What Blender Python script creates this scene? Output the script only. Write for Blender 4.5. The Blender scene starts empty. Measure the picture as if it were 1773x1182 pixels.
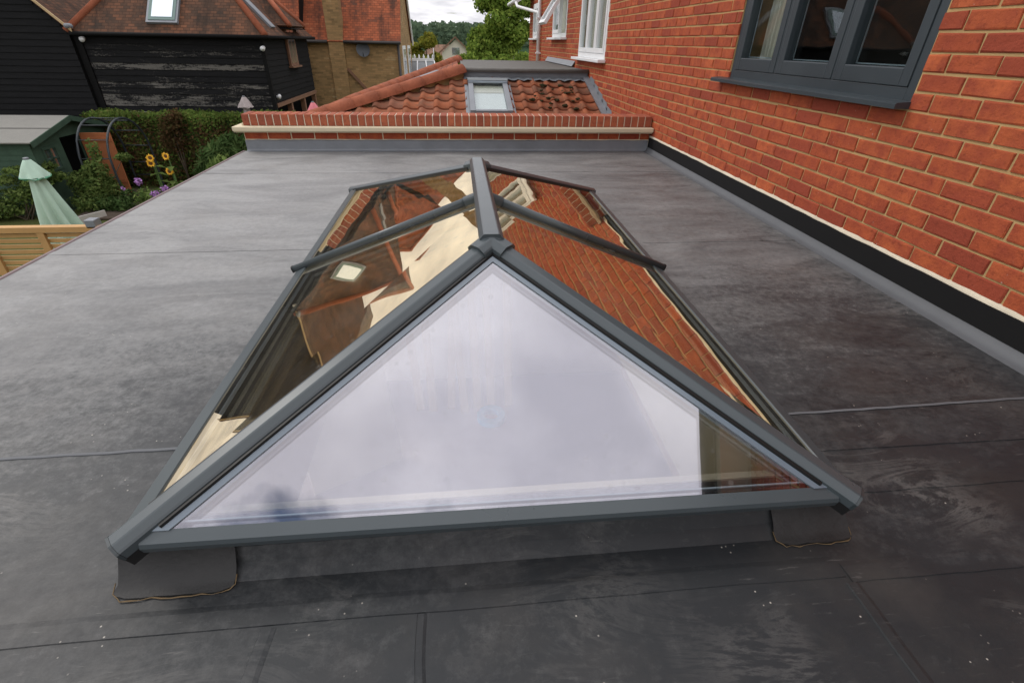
import bpy, bmesh, math, random
from mathutils import Vector, Matrix
random.seed(7)
S = bpy.context.scene
COL = S.collection

# ------------------------------------------------------------------ camera
cam_d = bpy.data.cameras.new('camera')
cam = bpy.data.objects.new('camera', cam_d); COL.objects.link(cam)
cam_d.sensor_width = 36; cam_d.lens = 36 * 843.28 / 1773
cam_d.clip_start = 0.02; cam_d.clip_end = 3000
RT = Vector((0.99483735, -0.09992939, 0.01768493))
DN = Vector((-0.03731297, -0.52224407, -0.85197938))
FW = Vector((0.09437364, 0.84692104, -0.52327657))
m = Matrix((RT, -DN, -FW)).transposed().to_4x4(); m.translation = (0, 0, 0.98)
cam.matrix_world = m
S.camera = cam
S.render.resolution_x = 1024; S.render.resolution_y = 682

# ------------------------------------------------------------------ world
SUN_EL, SUN_AZ = math.radians(44), math.radians(-62)      # azimuth from +y towards +x
world = bpy.data.worlds.new('World'); S.world = world; world.use_nodes = True
wt = world.node_tree; wt.nodes.clear()
def wn(t, **k):
    n = wt.nodes.new(t)
    for a, b in k.items(): setattr(n, a, b)
    return n
wo = wn('ShaderNodeOutputWorld'); wb = wn('ShaderNodeBackground'); wb.inputs[1].default_value = 0.1
sky = wn('ShaderNodeTexSky'); sky.sky_type = 'NISHITA'; sky.sun_disc = False
sky.sun_elevation = SUN_EL; sky.sun_rotation = SUN_AZ
tc = wn('ShaderNodeTexCoord'); sep = wn('ShaderNodeSeparateXYZ'); wt.links.new(tc.outputs['Generated'], sep.inputs[0])
zz = wn('ShaderNodeMath', operation='MAXIMUM'); wt.links.new(sep.outputs[2], zz.inputs[0]); zz.inputs[1].default_value = 0.0
za = wn('ShaderNodeMath', operation='ADD'); wt.links.new(zz.outputs[0], za.inputs[0]); za.inputs[1].default_value = 0.16
dx = wn('ShaderNodeMath', operation='DIVIDE'); wt.links.new(sep.outputs[0], dx.inputs[0]); wt.links.new(za.outputs[0], dx.inputs[1])
dy = wn('ShaderNodeMath', operation='DIVIDE'); wt.links.new(sep.outputs[1], dy.inputs[0]); wt.links.new(za.outputs[0], dy.inputs[1])
cb = wn('ShaderNodeCombineXYZ'); wt.links.new(dx.outputs[0], cb.inputs[0]); wt.links.new(dy.outputs[0], cb.inputs[1])
n1 = wn('ShaderNodeTexNoise'); n1.inputs['Scale'].default_value = 2.1; n1.inputs['Detail'].default_value = 7; n1.inputs['Roughness'].default_value = .55
mp = wn('ShaderNodeMapping'); mp.inputs['Location'].default_value = (3.70, 1.93, 0.0); wt.links.new(cb.outputs[0], mp.inputs[0]); wt.links.new(mp.outputs[0], n1.inputs['Vector'])
r1 = wn('ShaderNodeValToRGB'); r1.color_ramp.elements[0].position = .325; r1.color_ramp.elements[1].position = .405
wt.links.new(n1.outputs[0], r1.inputs[0])
n2 = wn('ShaderNodeTexNoise'); n2.inputs['Scale'].default_value = 3.2; n2.inputs['Detail'].default_value = 6; wt.links.new(mp.outputs[0], n2.inputs['Vector'])
r2 = wn('ShaderNodeValToRGB'); e = r2.color_ramp.elements
e[0].position = .36; e[0].color = (9.5, 9.4, 10.0, 1); e[1].position = .64; e[1].color = (14.0, 13.8, 14.0, 1)
wt.links.new(n2.outputs[0], r2.inputs[0])
mx = wn('ShaderNodeMix', data_type='RGBA'); wt.links.new(r1.outputs[0], mx.inputs[0]); wt.links.new(sky.outputs[0], mx.inputs[6]); wt.links.new(r2.outputs[0], mx.inputs[7])
# overcast luminance: the zenith about twice as bright as the horizon
ov_ = wn('ShaderNodeMath', operation='MULTIPLY_ADD'); wt.links.new(zz.outputs[0], ov_.inputs[0]); ov_.inputs[1].default_value = .52; ov_.inputs[2].default_value = .82
gm = wn('ShaderNodeVectorMath', operation='SCALE'); wt.links.new(mx.outputs[2], gm.inputs[0]); wt.links.new(ov_.outputs[0], gm.inputs['Scale'])
wt.links.new(gm.outputs[0], wb.inputs[0]); wt.links.new(wb.outputs[0], wo.inputs[0])

# ------------------------------------------------------------------ sun, exposure
sd = bpy.data.lights.new('sun', 'SUN'); sd.energy = 1.1; sd.angle = math.radians(16); sd.color = (1.0, .95, .88)
sun = bpy.data.objects.new('sun', sd); COL.objects.link(sun)
sv = Vector((math.sin(SUN_AZ) * math.cos(SUN_EL), math.cos(SUN_AZ) * math.cos(SUN_EL), math.sin(SUN_EL)))
sun.rotation_euler = sv.to_track_quat('Z', 'Y').to_euler()
S.view_settings.view_transform = 'Standard'; S.view_settings.look = 'None'
S.view_settings.exposure = 0.0; S.view_settings.gamma = 1.0; S.view_settings.use_curve_mapping = False
S.render.engine = 'CYCLES'
S.cycles.max_bounces = 10; S.cycles.transparent_max_bounces = 16; S.cycles.glossy_bounces = 5

# ------------------------------------------------------------------ material helpers
class NT:
    def __init__(s, name):
        s.m = bpy.data.materials.new(name); s.m.use_nodes = True; s.t = s.m.node_tree; s.t.nodes.clear()
        s.out = s.n('ShaderNodeOutputMaterial')
    def n(s, t, **k):
        x = s.t.nodes.new(t)
        for a, b in k.items(): setattr(x, a, b)
        return x
    def l(s, a, b): s.t.links.new(a, b)
    def set(s, inp, v):
        if hasattr(v, 'is_linked') or isinstance(v, bpy.types.NodeSocket): s.l(v, inp)
        else: inp.default_value = v
    def math(s, op, a, b=0.0, clamp=False):
        x = s.n('ShaderNodeMath', operation=op); x.use_clamp = clamp
        s.set(x.inputs[0], a); s.set(x.inputs[1], b); return x.outputs[0]
    def coord(s, kind='Object', scale=(1, 1, 1), loc=(0, 0, 0), rot=(0, 0, 0)):
        t = s.n('ShaderNodeTexCoord'); p = s.n('ShaderNodeMapping')
        p.inputs['Scale'].default_value = scale; p.inputs['Location'].default_value = loc; p.inputs['Rotation'].default_value = rot
        s.l(t.outputs[kind], p.inputs[0]); return p.outputs[0]
    def noise(s, vec, scale, detail=4, rough=.55, dist=0.0):
        x = s.n('ShaderNodeTexNoise'); x.inputs['Scale'].default_value = scale; x.inputs['Detail'].default_value = detail
        x.inputs['Roughness'].default_value = rough; x.inputs['Distortion'].default_value = dist
        if vec is not None: s.l(vec, x.inputs['Vector'])
        return x.outputs[0]
    def ramp(s, fac, stops, interp='LINEAR'):
        x = s.n('ShaderNodeValToRGB'); x.color_ramp.interpolation = interp
        el = x.color_ramp.elements
        while len(el) < len(stops): el.new(.5)
        for i, (p, c) in enumerate(stops):
            el[i].position = p
            el[i].color = (c, c, c, 1) if isinstance(c, (int, float)) else (*c, 1)
        s.l(fac, x.inputs[0]); return x.outputs[0]
    def mix(s, f, a, b, blend='MIX'):
        x = s.n('ShaderNodeMix', data_type='RGBA'); x.blend_type = blend
        s.set(x.inputs[0], f)
        for i, v in ((6, a), (7, b)):
            if isinstance(v, tuple): v = (*v, 1)
            s.set(x.inputs[i], v)
        return x.outputs[2]
    def rnd(s):
        o = s.n('ShaderNodeObjectInfo'); g = s.n('ShaderNodeNewGeometry')
        return s.math('FRACT', s.math('ADD', o.outputs['Random'], g.outputs['Random Per Island']))
    def bump(s, h, strength=.3, dist=.01):
        b = s.n('ShaderNodeBump'); b.inputs['Strength'].default_value = strength; b.inputs['Distance'].default_value = dist
        s.l(h, b.inputs['Height']); return b.outputs[0]
    def bsdf(s, col, rough=.6, metal=0.0, normal=None, spec=.5, **kw):
        b = s.n('ShaderNodeBsdfPrincipled')
        if isinstance(col, tuple): col = (*col, 1)
        s.set(b.inputs['Base Color'], col); s.set(b.inputs['Roughness'], rough); s.set(b.inputs['Metallic'], metal)
        b.inputs['Specular IOR Level'].default_value = spec
        if normal is not None: s.l(normal, b.inputs['Normal'])
        for k, v in kw.items(): s.set(b.inputs[k.replace('_', ' ')], v)
        s.l(b.outputs[0], s.out.inputs[0]); return b

def mat_plain(name, col, rough=.6, var=.25, scale=9, metal=0.0, bump=.15, bdist=.004, spec=.5):
    k = NT(name); v = k.coord()
    a = k.noise(v, scale, 6, .6)
    c = k.mix(a, tuple(x * (1 - var) for x in col), tuple(min(1, x * (1 + var)) for x in col))
    r = k.math('ADD', k.math('MULTIPLY', a, .2), rough - .1, True)
    k.bsdf(c, r, metal, k.bump(k.noise(v, scale * 6, 3), bump, bdist), spec)
    return k.m

M = {}
def mat_brick(name, ca, cb, cd, fleck=True):
    k = NT(name); v = k.coord('Object')
    o = k.n('ShaderNodeObjectInfo')
    tg = k.n('ShaderNodeNewGeometry')
    wv = tg.outputs['Position']
    r = k.rnd()
    base = k.ramp(r, [(0, tuple(x * .88 for x in cd)), (.08, cd), (.25, ca), (.6, cb), (.85, ca), (.93, tuple(x * 1.12 for x in cb)), (1, cd)])
    a = k.noise(wv, 14, 6, .6)
    c = k.mix(k.ramp(a, [(.38, 0.0), (.66, .85)]), base, tuple(x * .95 for x in cd))
    b2 = k.noise(wv, 42, 4, .6)
    c = k.mix(k.ramp(b2, [(.56, 0.0), (.74, .6)]), c, tuple(x * .45 for x in cd))
    if fleck:
        f = k.noise(wv, 60, 2, .5)
        big = k.noise(wv, 3.0, 3)
        ff = k.math('MULTIPLY', k.ramp(f, [(.71, 0.0), (.76, 1.0)]), k.ramp(big, [(.5, 0.0), (.68, .75)]))
        c = k.mix(ff, c, (.55, .42, .36))
        # pale efflorescence haze near the base course
    k.bsdf(c, .82, 0, k.bump(k.math('ADD', k.noise(wv, 110, 5, .7), k.math('MULTIPLY', k.noise(wv, 22, 3), 1.5)), .6, .006), .25)
    return k.m
M['brick'] = mat_brick('red_brick', (.395, .084, .032), (.455, .108, .039), (.30, .058, .03))
M['coping_brick'] = mat_brick('coping_brick', (.36, .105, .052), (.42, .125, .062), (.30, .085, .05), False)
def mat_mortar(name, col):
    k = NT(name); g = k.n('ShaderNodeNewGeometry'); p = g.outputs['Position']
    a = k.noise(p, 9, 5); c = k.mix(a, tuple(x * .78 for x in col), tuple(min(1, x * 1.2) for x in col))
    k.bsdf(c, .95, 0, k.bump(k.noise(p, 160, 4, .7), .6, .004), .1); return k.m
M['mortar'] = mat_mortar('lime_mortar', (.47, .32, .15))
M['mortar_pale'] = mat_mortar('pale_mortar', (.62, .56, .44))
M['mortar_white'] = mat_mortar('fresh_mortar', (.66, .57, .40))

def mat_membrane():
    k = NT('rubber_membrane'); g = k.n('ShaderNodeNewGeometry'); p = g.outputs['Position']
    st = k.n('ShaderNodeMapping'); st.inputs['Scale'].default_value = (.6, 1.5, 1); st.inputs['Rotation'].default_value = (0, 0, .2); k.l(p, st.inputs[0]); ps = st.outputs[0]
    big = k.noise(p, .6, 5, .6, .6)
    mid = k.noise(ps, 3.0, 9, .72, 1.4)
    fine = k.noise(p, 30, 9, .82)
    # foreground shade painted into the colour, with pale dust on the garden side
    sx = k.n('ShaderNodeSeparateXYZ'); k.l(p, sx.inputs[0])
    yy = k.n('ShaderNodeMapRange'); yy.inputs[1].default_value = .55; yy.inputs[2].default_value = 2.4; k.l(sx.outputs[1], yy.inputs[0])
    wear_shade = k.math('ADD', k.math('MULTIPLY', sx.outputs[0], -.10), k.math('MULTIPLY', yy.outputs[0], .88))
    wear_shade = k.math('ADD', k.math('ADD', wear_shade, k.math('MULTIPLY', big, .55)), k.math('MULTIPLY', k.math('SUBTRACT', mid, .13), 1.08))
    wear_shade = k.math('ADD', wear_shade, k.math('MULTIPLY', k.math('SUBTRACT', fine, .36), 1.3))
    w = k.ramp(k.math('MULTIPLY', wear_shade, .5), [(.42, 0.0), (.58, .14), (.75, .58), (.98, 1.0)])
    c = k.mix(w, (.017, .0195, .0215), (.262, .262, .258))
    # pale tide marks and scuffs
    s1 = k.noise(ps, 4.0, 9, .75, .9)
    band = k.math('ABSOLUTE', k.math('SUBTRACT', s1, .5))
    sc = k.math('MULTIPLY', k.ramp(band, [(0.0, 1.0), (.05, 0.0)]), k.ramp(k.noise(p, 1.9, 5), [(.48, 0.0), (.68, .30)]))
    c = k.mix(sc, c, (.24, .23, .215))
    # dark damp blotches
    dk = k.ramp(k.noise(ps, 2.1, 8, .68, .9), [(.42, 0.0), (.78, .6)])
    c = k.mix(dk, c, (.024, .025, .029))
    # brown dust
    br = k.ramp(k.noise(p, 2.6, 6, .65), [(.46, 0.0), (.78, .26)])
    c = k.mix(k.math('MULTIPLY', br, k.math('SUBTRACT', 1.0, dk)), c, (.125, .108, .092))
    # scratches dragged across the sheet
    sm_ = k.n('ShaderNodeMapping'); sm_.inputs['Scale'].default_value = (2.2, 16, 1); sm_.inputs['Rotation'].default_value = (0, 0, .35); k.l(p, sm_.inputs[0])
    scr = k.math('MULTIPLY', k.ramp(k.noise(sm_.outputs[0], 7, 5, .7), [(.60, 0.0), (.74, .5)]), k.ramp(k.noise(p, 1.4, 4), [(.48, 0.0), (.66, 1.0)]))
    c = k.mix(scr, c, (.26, .25, .235))
    # grit specks
    vo = k.n('ShaderNodeTexVoronoi'); vo.inputs['Scale'].default_value = 46; k.l(p, vo.inputs['Vector'])
    sp = k.math('MULTIPLY', k.ramp(vo.outputs['Distance'], [(.05, .9), (.11, 0.0)]), k.ramp(k.noise(p, 6, 4), [(.55, 0.0), (.62, 1.0)]))
    c = k.mix(sp, c, (.45, .42, .37))
    rough = k.ramp(mid, [(.3, .40), (.7, .62)])
    h = k.math('ADD', k.math('MULTIPLY', k.noise(ps, 4, 4), .5), k.math('MULTIPLY', fine, .12))
    k.bsdf(c, rough, 0, k.bump(h, .35, .012), .34)
    return k.m
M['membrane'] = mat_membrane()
M['membrane_clean'] = mat_plain('clean_rubber', (.022, .0215, .021), .65, .8, 14, 0, .25, .006)
M['fillet'] = mat_plain('grey_rubber_fillet', (.115, .12, .128), .62, .25, 3, 0, .15, .006, .3)
M['black_band'] = mat_plain('black_band', (.0065, .0065, .007), .75, .3, 6, 0, .1, .003, .25)
M['lead'] = mat_plain('lead', (.20, .215, .235), .5, .35, 4, .15, .25, .006)
M['glue'] = mat_plain('glue_stain', (.14, .095, .045), .8, .6, 25)
M['stone'] = mat_plain('cream_stone', (.60, .52, .37), .75, .16, 5, 0, .2, .004, .3)
M['trim_red'] = mat_plain('edge_trim', (.17, .12, .12), .6, .2, 6)
M['flange'] = mat_plain('pale_glazing_trim', (.13, .165, .20), .22, .1, 6, 0, .01, .001, .8)
M['anthracite'] = mat_plain('anthracite_aluminium', (.052, .065, .071), .30, .12, 3, 0, .03, .001, .55)
M['window_grey'] = mat_plain('window_grey_paint', (.034, .045, .053), .38, .12, 3, 0, .03, .001, .5)
M['anthracite_dark'] = mat_plain('dark_aluminium', (.030, .038, .041), .33, .12, 3, 0, .03, .001, .55)
M['gasket'] = mat_plain('black_gasket', (.006, .006, .006), .55, .2, 8)
M['spacer'] = mat_plain('silver_spacer', (.32, .38, .44), .35, .1, 10, .3, .02)
M['white_upvc'] = mat_plain('white_upvc', (.78, .79, .80), .35, .05, 6, 0, .03, .001)
M['timber'] = mat_plain('pale_timber', (.50, .36, .19), .7, .3, 6)
M['cream_board'] = mat_plain('cream_board', (.66, .58, .44), .8, .12, 5)
M['plaster'] = mat_plain('plaster', (.62, .56, .50), .9, .12, 3)
M['dark_floor'] = mat_plain('screed_floor', (.24, .19, .16), .8, .35, 3)
M['inside'] = mat_plain('dark_inside', (.05, .045, .04), .9, .3, 3)
M['curtain'] = mat_plain('curtain_cloth', (.55, .53, .46), .9, .12, 12)
M['blue_plastic'] = mat_plain('blue_plastic', (.05, .42, .66), .4, .1, 8)
M['felt_grey'] = mat_plain('grey_felt', (.15, .145, .135), .9, .25, 8, 0, .6, .01, .2)
M['shed_felt'] = mat_plain('shed_felt', (.22, .215, .195), .9, .15, 4, 0, .5, .01, .2)
M['shed_green'] = mat_plain('green_boards', (.048, .085, .058), .8, .5, 4, 0, .3, .006, .2)
M['orange_wood'] = mat_plain('orange_wood', (.40, .135, .05), .75, .25, 4)
M['fence_wood'] = mat_plain('fence_wood', (.47, .27, .10), .65, .22, 5)
M['parasol_green'] = mat_plain('pale_green_cloth', (.42, .58, .47), .85, .12, 6)
M['parasol_trim'] = mat_plain('green_cloth_edge', (.08, .27, .16), .85, .2, 6)
M['parasol_grey'] = mat_plain('grey_cloth', (.36, .31, .30), .85, .15, 6)
M['parasol_pink'] = mat_plain('pink_cloth', (.66, .20, .23), .85, .15, 6)
M['iron'] = mat_plain('blue_black_iron', (.028, .036, .042), .5, .3, 9)
M['terracotta'] = mat_plain('terracotta', (.48, .12, .05), .8, .2, 6)
M['soil'] = mat_plain('soil', (.07, .05, .035), .95, .4, 4, 0, .6, .03)
M['concrete'] = mat_plain('pale_concrete', (.46, .44, .40), .85, .2, 4)
M['bark'] = mat_plain('bark', (.10, .075, .05), .9, .3, 8, 0, .6, .02)
M['stem'] = mat_plain('green_stem', (.10, .18, .05), .7, .2, 8)
M['petal'] = mat_plain('yellow_petal', (.80, .42, .02), .6, .15, 9)
M['seed_disc'] = mat_plain('seed_disc', (.12, .05, .015), .9, .3, 30)
M['purple'] = mat_plain('purple_petal', (.40, .20, .48), .7, .2, 12)
M['dish'] = mat_plain('grey_dish', (.045, .05, .058), .5, .2, 5)
M['far_wall'] = mat_plain('cream_render', (.62, .58, .48), .9, .1, 1)
M['rust_wood'] = mat_plain('brown_timber', (.18, .09, .05), .8, .3, 6)
M['black_paint'] = mat_plain('black_paint', (.008, .008, .008), .8, .3, 6, 0, .15, .004, .12)
M['gutter_dark'] = mat_plain('dark_gutter', (.03, .024, .022), .5, .3, 6)
M['sash_teal'] = mat_plain('teal_grey_sash', (.10, .17, .155), .5, .15, 5)
M['grey_glass'] = mat_plain('grey_roof_glass', (.16, .17, .18), .25, .15, 3)
M['moss'] = mat_plain('moss', (.035, .032, .015), .95, .4, 30, 0, .8, .01, .1)
M['hip_tile'] = mat_plain('ridge_tile', (.30, .10, .055), .88, .45, 7, 0, .7, .012, .15)

def mat_boards(name, flake):
    k = NT(name); g = k.n('ShaderNodeNewGeometry'); p = g.outputs['Position']
    mp_ = k.n('ShaderNodeMapping'); mp_.inputs['Scale'].default_value = (.75, .75, 5.5); k.l(p, mp_.inputs[0]); v = mp_.outputs[0]
    a = k.noise(v, 3, 7, .7)
    c = k.mix(a, (.007, .0075, .008), (.020, .020, .021))
    if flake:
        sz = k.n('ShaderNodeSeparateXYZ'); k.l(p, sz.inputs[0])
        hi = k.ramp(k.math('ADD', k.math('MULTIPLY', sz.outputs[2], .25), .5), [(0, 1.0), (.6, .9), (.70, .05)])
        oi = k.n('ShaderNodeObjectInfo'); shift = k.math('MULTIPLY', k.math('SUBTRACT', oi.outputs['Random'], .5), .13)
        nn = k.math('ADD', k.math('ADD', k.math('MULTIPLY', k.noise(v, 1.6, 9, .8, .3), .75), k.math('MULTIPLY', k.noise(p, 24, 4, .7), .25)), shift)
        f = k.math('MULTIPLY', k.ramp(nn, [(.54, 0.0), (.60, .7)]), hi)
        c = k.mix(f, c, (.19, .18, .16))
    k.bsdf(c, .85, 0, k.bump(a, .4, .01), .10); return k.m
M['boards'] = mat_boards('black_weatherboard', False)
M['boards_worn'] = mat_boards('flaking_weatherboard', True)

def mat_tiles(name, cols, w, h, mortar_dark=.35, bumpd=.02, streak=True):
    k = NT(name); v = k.coord('UV')
    b = k.n('ShaderNodeTexBrick'); b.inputs['Scale'].default_value = 1; b.inputs['Brick Width'].default_value = w; b.inputs['Row Height'].default_value = h
    b.inputs['Mortar Size'].default_value = h * .07; b.inputs['Bias'].default_value = 0; b.inputs['Color1'].default_value = (0, 0, 0, 1); b.inputs['Color2'].default_value = (1, 1, 1, 1)
    b.inputs['Mortar'].default_value = (.5, .5, .5, 1); b.offset = .5
    k.l(v, b.inputs['Vector'])
    bw = k.n('ShaderNodeRGBToBW'); k.l(b.outputs['Color'], bw.inputs[0])
    n = k.noise(v, .9, 6, .65)
    t = k.math('ADD', k.math('MULTIPLY', bw.outputs[0], .35), k.math('MULTIPLY', n, .9))
    c = k.ramp(t, [(.30, cols[0]), (.55, cols[1]), (.80, cols[2]), (.95, cols[3])])
    if streak:
        sv_ = k.n('ShaderNodeMapping'); sv_.inputs['Scale'].default_value = (1.3, .35, 1); k.l(v, sv_.inputs[0])
        s_ = k.ramp(k.noise(sv_.outputs[0], 1.6, 6, .65), [(.48, 0.0), (.64, .75)])
        c = k.mix(s_, c, tuple(x * .55 for x in cols[0]))
    c = k.mix(k.math('MULTIPLY', b.outputs['Fac'], .8 if mortar_dark > 1 else .45), c, tuple(x * mortar_dark for x in cols[0]))
    hh = k.math('ADD', k.math('MULTIPLY', k.math('SUBTRACT', 1.0, b.outputs['Fac']), 1.0), k.math('MULTIPLY', bw.outputs[0], .5))
    k.bsdf(c, .85, 0, k.bump(hh, .8, bumpd), .2); return k.m
M['plain_tiles'] = mat_tiles('brown_plain_tiles', [(.040, .028, .021), (.085, .045, .028), (.14, .062, .034), (.20, .085, .045)], .17, .095)
M['red_tiles'] = mat_tiles('red_plain_tiles', [(.10, .05, .035), (.26, .075, .035), (.36, .10, .045), (.40, .15, .075)], .18, .11)
M['main_roof'] = mat_tiles('house_roof_tiles', [(.12, .05, .035), (.2, .07, .04), (.25, .09, .05), (.28, .12, .07)], .18, .11)
M['stock'] = mat_tiles('stock_brick', [(.13, .085, .042), (.27, .175, .08), (.36, .22, .10), (.44, .34, .19)], .226, .075, 1.9, .006, False)
M['far_roof'] = mat_tiles('far_roof_tiles', [(.12, .08, .06), (.2, .12, .08), (.26, .15, .1), (.3, .18, .12)], .3, .2)

def mat_pantile():
    k = NT('clay_pantile'); g = k.n('ShaderNodeNewGeometry'); p = g.outputs['Position']; r = k.rnd()
    base = k.ramp(r, [(0, (.20, .085, .052)), (.3, (.30, .10, .05)), (.7, (.36, .118, .056)), (1, (.26, .11, .07))])
    a = k.noise(p, 7, 6, .65)
    c = k.mix(k.ramp(a, [(.45, 0.0), (.72, .7)]), base, (.11, .085, .06))
    k.bsdf(c, .88, 0, k.bump(k.noise(p, 70, 4), .5, .006), .2); return k.m
M['pantile'] = mat_pantile()

def mat_leaf(name, a, b, c_, trans=.35):
    k = NT(name); g = k.n('ShaderNodeNewGeometry')
    col = k.ramp(g.outputs['Random Per Island'], [(0, a), (.5, b), (1, c_)])
    cl = k.ramp(k.noise(g.outputs['Position'], 1.1, 3), [(.35, .65), (.7, 1.25)])
    col = k.mix(1.0, col, cl, 'MULTIPLY')
    d = k.n('ShaderNodeBsdfDiffuse'); t = k.n('ShaderNodeBsdfTranslucent'); mx_ = k.n('ShaderNodeMixShader')
    k.l(col, d.inputs[0]); k.l(col, t.inputs[0]); mx_.inputs[0].default_value = trans
    k.l(d.outputs[0], mx_.inputs[1]); k.l(t.outputs[0], mx_.inputs[2]); k.l(mx_.outputs[0], k.out.inputs[0]); return k.m
M['leaf_tree'] = mat_leaf('tree_leaf', (0.119, 0.194, 0.037), (0.197, 0.285, 0.053), (0.291, 0.365, 0.072))
M['leaf_yellow'] = mat_leaf('yellowing_leaf', (0.202, 0.217, 0.031), (0.31, 0.279, 0.047), (0.155, 0.202, 0.039))
M['leaf_hedge'] = mat_leaf('hedge_leaf', (0.105, 0.179, 0.042), (0.157, 0.231, 0.05), (0.189, 0.2, 0.063))
M['leaf_dry'] = mat_leaf('dry_hedge_leaf', (0.13, 0.065, 0.039), (0.091, 0.085, 0.033), (0.169, 0.091, 0.046))
M['leaf_bush'] = mat_leaf('bush_leaf', (0.076, 0.127, 0.037), (0.14, 0.202, 0.057), (0.189, 0.24, 0.076))
M['leaf_dark'] = mat_leaf('dark_bush_leaf', (0.044, 0.086, 0.025), (0.078, 0.129, 0.044), (0.121, 0.172, 0.061))
M['leaf_far'] = mat_leaf('distant_leaf', (.09, .135, .085), (.11, .16, .10), (.135, .185, .11))

def mat_ground():
    k = NT('garden_grass'); g = k.n('ShaderNodeNewGeometry'); p = g.outputs['Position']
    a = k.noise(p, .6, 6, .6); b = k.noise(p, 12, 5, .7)
    c = k.mix(a, (.045, .07, .018), (.09, .10, .03)); c = k.mix(k.ramp(b, [(.45, 0.0), (.7, .6)]), c, (.10, .085, .045))
    k.bsdf(c, .95, 0, k.bump(b, .6, .03), .1); return k.m
M['ground'] = mat_ground()
def mat_hill():
    k = NT('wooded_hill'); g = k.n('ShaderNodeNewGeometry'); p = g.outputs['Position']
    a = k.noise(p, .12, 6, .7); b = k.noise(p, .5, 4, .6)
    c = k.mix(a, (.03, .065, .035), (.075, .125, .06)); c = k.mix(k.ramp(b, [(.4, 0.0), (.65, .7)]), c, (.03, .055, .035))
    k.bsdf(c, 1.0, 0, k.bump(b, 1.0, 2.0), 0.0); return k.m
M['hill'] = mat_hill()

def mat_lantern_glass():
    # solar-control coated glazing: strong reflection, cool near-normal and bronze at grazing angles
    k = NT('coated_glass'); g = k.n('ShaderNodeNewGeometry'); p = g.outputs['Position']
    lw = k.n('ShaderNodeLayerWeight'); lw.inputs[0].default_value = .5
    fac = lw.outputs['Facing']                                    # 0 head-on, 1 grazing
    refl = k.ramp(fac, [(0, .27), (.25, .29), (.6, .56), (.85, .80), (1, .97)])
    col = k.ramp(fac, [(0, (.86, .84, .93)), (.3, (.88, .86, .93)), (.55, (1.0, .83, .56)), (.9, (1.0, .86, .62))])
    st = k.n('ShaderNodeMapping'); st.inputs['Scale'].default_value = (1.0, 1.0, 1.0); k.l(p, st.inputs[0])
    nb = k.bump(k.noise(st.outputs[0], 6.0, 0, .4), 1.0, .00038)
    gl = k.n('ShaderNodeBsdfGlossy'); gl.inputs['Roughness'].default_value = .0; k.l(col, gl.inputs['Color']); k.l(nb, gl.inputs['Normal'])
    tr = k.n('ShaderNodeBsdfTransparent'); tr.inputs[0].default_value = (.90, .92, .91, 1)
    ms = k.n('ShaderNodeMixShader'); k.l(refl, ms.inputs[0]); k.l(tr.outputs[0], ms.inputs[1]); k.l(gl.outputs[0], ms.inputs[2])
    # thin film of dust and dried drops
    df = k.n('ShaderNodeBsdfDiffuse'); df.inputs[0].default_value = (.5, .49, .47, 1)
    vo = k.n('ShaderNodeTexVoronoi'); vo.inputs['Scale'].default_value = 22; k.l(p, vo.inputs['Vector'])
    drops = k.math('MULTIPLY', k.ramp(vo.outputs['Distance'], [(.10, .10), (.2, 0.0)]), k.ramp(k.noise(p, 5, 3), [(.5, 0.0), (.6, 1.0)]))
    dust = k.math('ADD', k.ramp(k.noise(p, 3, 7, .7), [(.4, .0), (.8, .05)]), drops)
    m2 = k.n('ShaderNodeMixShader'); k.l(dust, m2.inputs[0]); k.l(ms.outputs[0], m2.inputs[1]); k.l(df.outputs[0], m2.inputs[2])
    k.l(m2.outputs[0], k.out.inputs[0]); return k.m
M['lantern_glass'] = mat_lantern_glass()
def mat_window_glass():
    k = NT('window_glass'); lw = k.n('ShaderNodeLayerWeight'); lw.inputs[0].default_value = .5; rf = k.ramp(lw.outputs['Facing'], [(0, .05), (.5, .08), (.75, .17), (.9, .42), (1, .95)])
    g = k.n('ShaderNodeNewGeometry'); nb = k.bump(k.noise(g.outputs['Position'], 2.5, 2), 1.0, .0012)
    gl = k.n('ShaderNodeBsdfGlossy'); gl.inputs['Roughness'].default_value = .0; gl.inputs['Color'].default_value = (.95, .97, 1, 1); k.l(nb, gl.inputs['Normal'])
    tr = k.n('ShaderNodeBsdfTransparent'); tr.inputs[0].default_value = (.85, .88, .87, 1)
    ms = k.n('ShaderNodeMixShader'); k.l(rf, ms.inputs[0]); k.l(tr.outputs[0], ms.inputs[1]); k.l(gl.outputs[0], ms.inputs[2])
    k.l(ms.outputs[0], k.out.inputs[0]); return k.m
M['glass'] = mat_window_glass()
M['sky_glass'] = mat_plain('roof_window_glass', (.62, .68, .72), .10, .05, 2, .92, .0)
M['dark_glass'] = mat_plain('dark_window_glass', (.03, .035, .04), .10, .05, 2, 0, .0)

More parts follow.
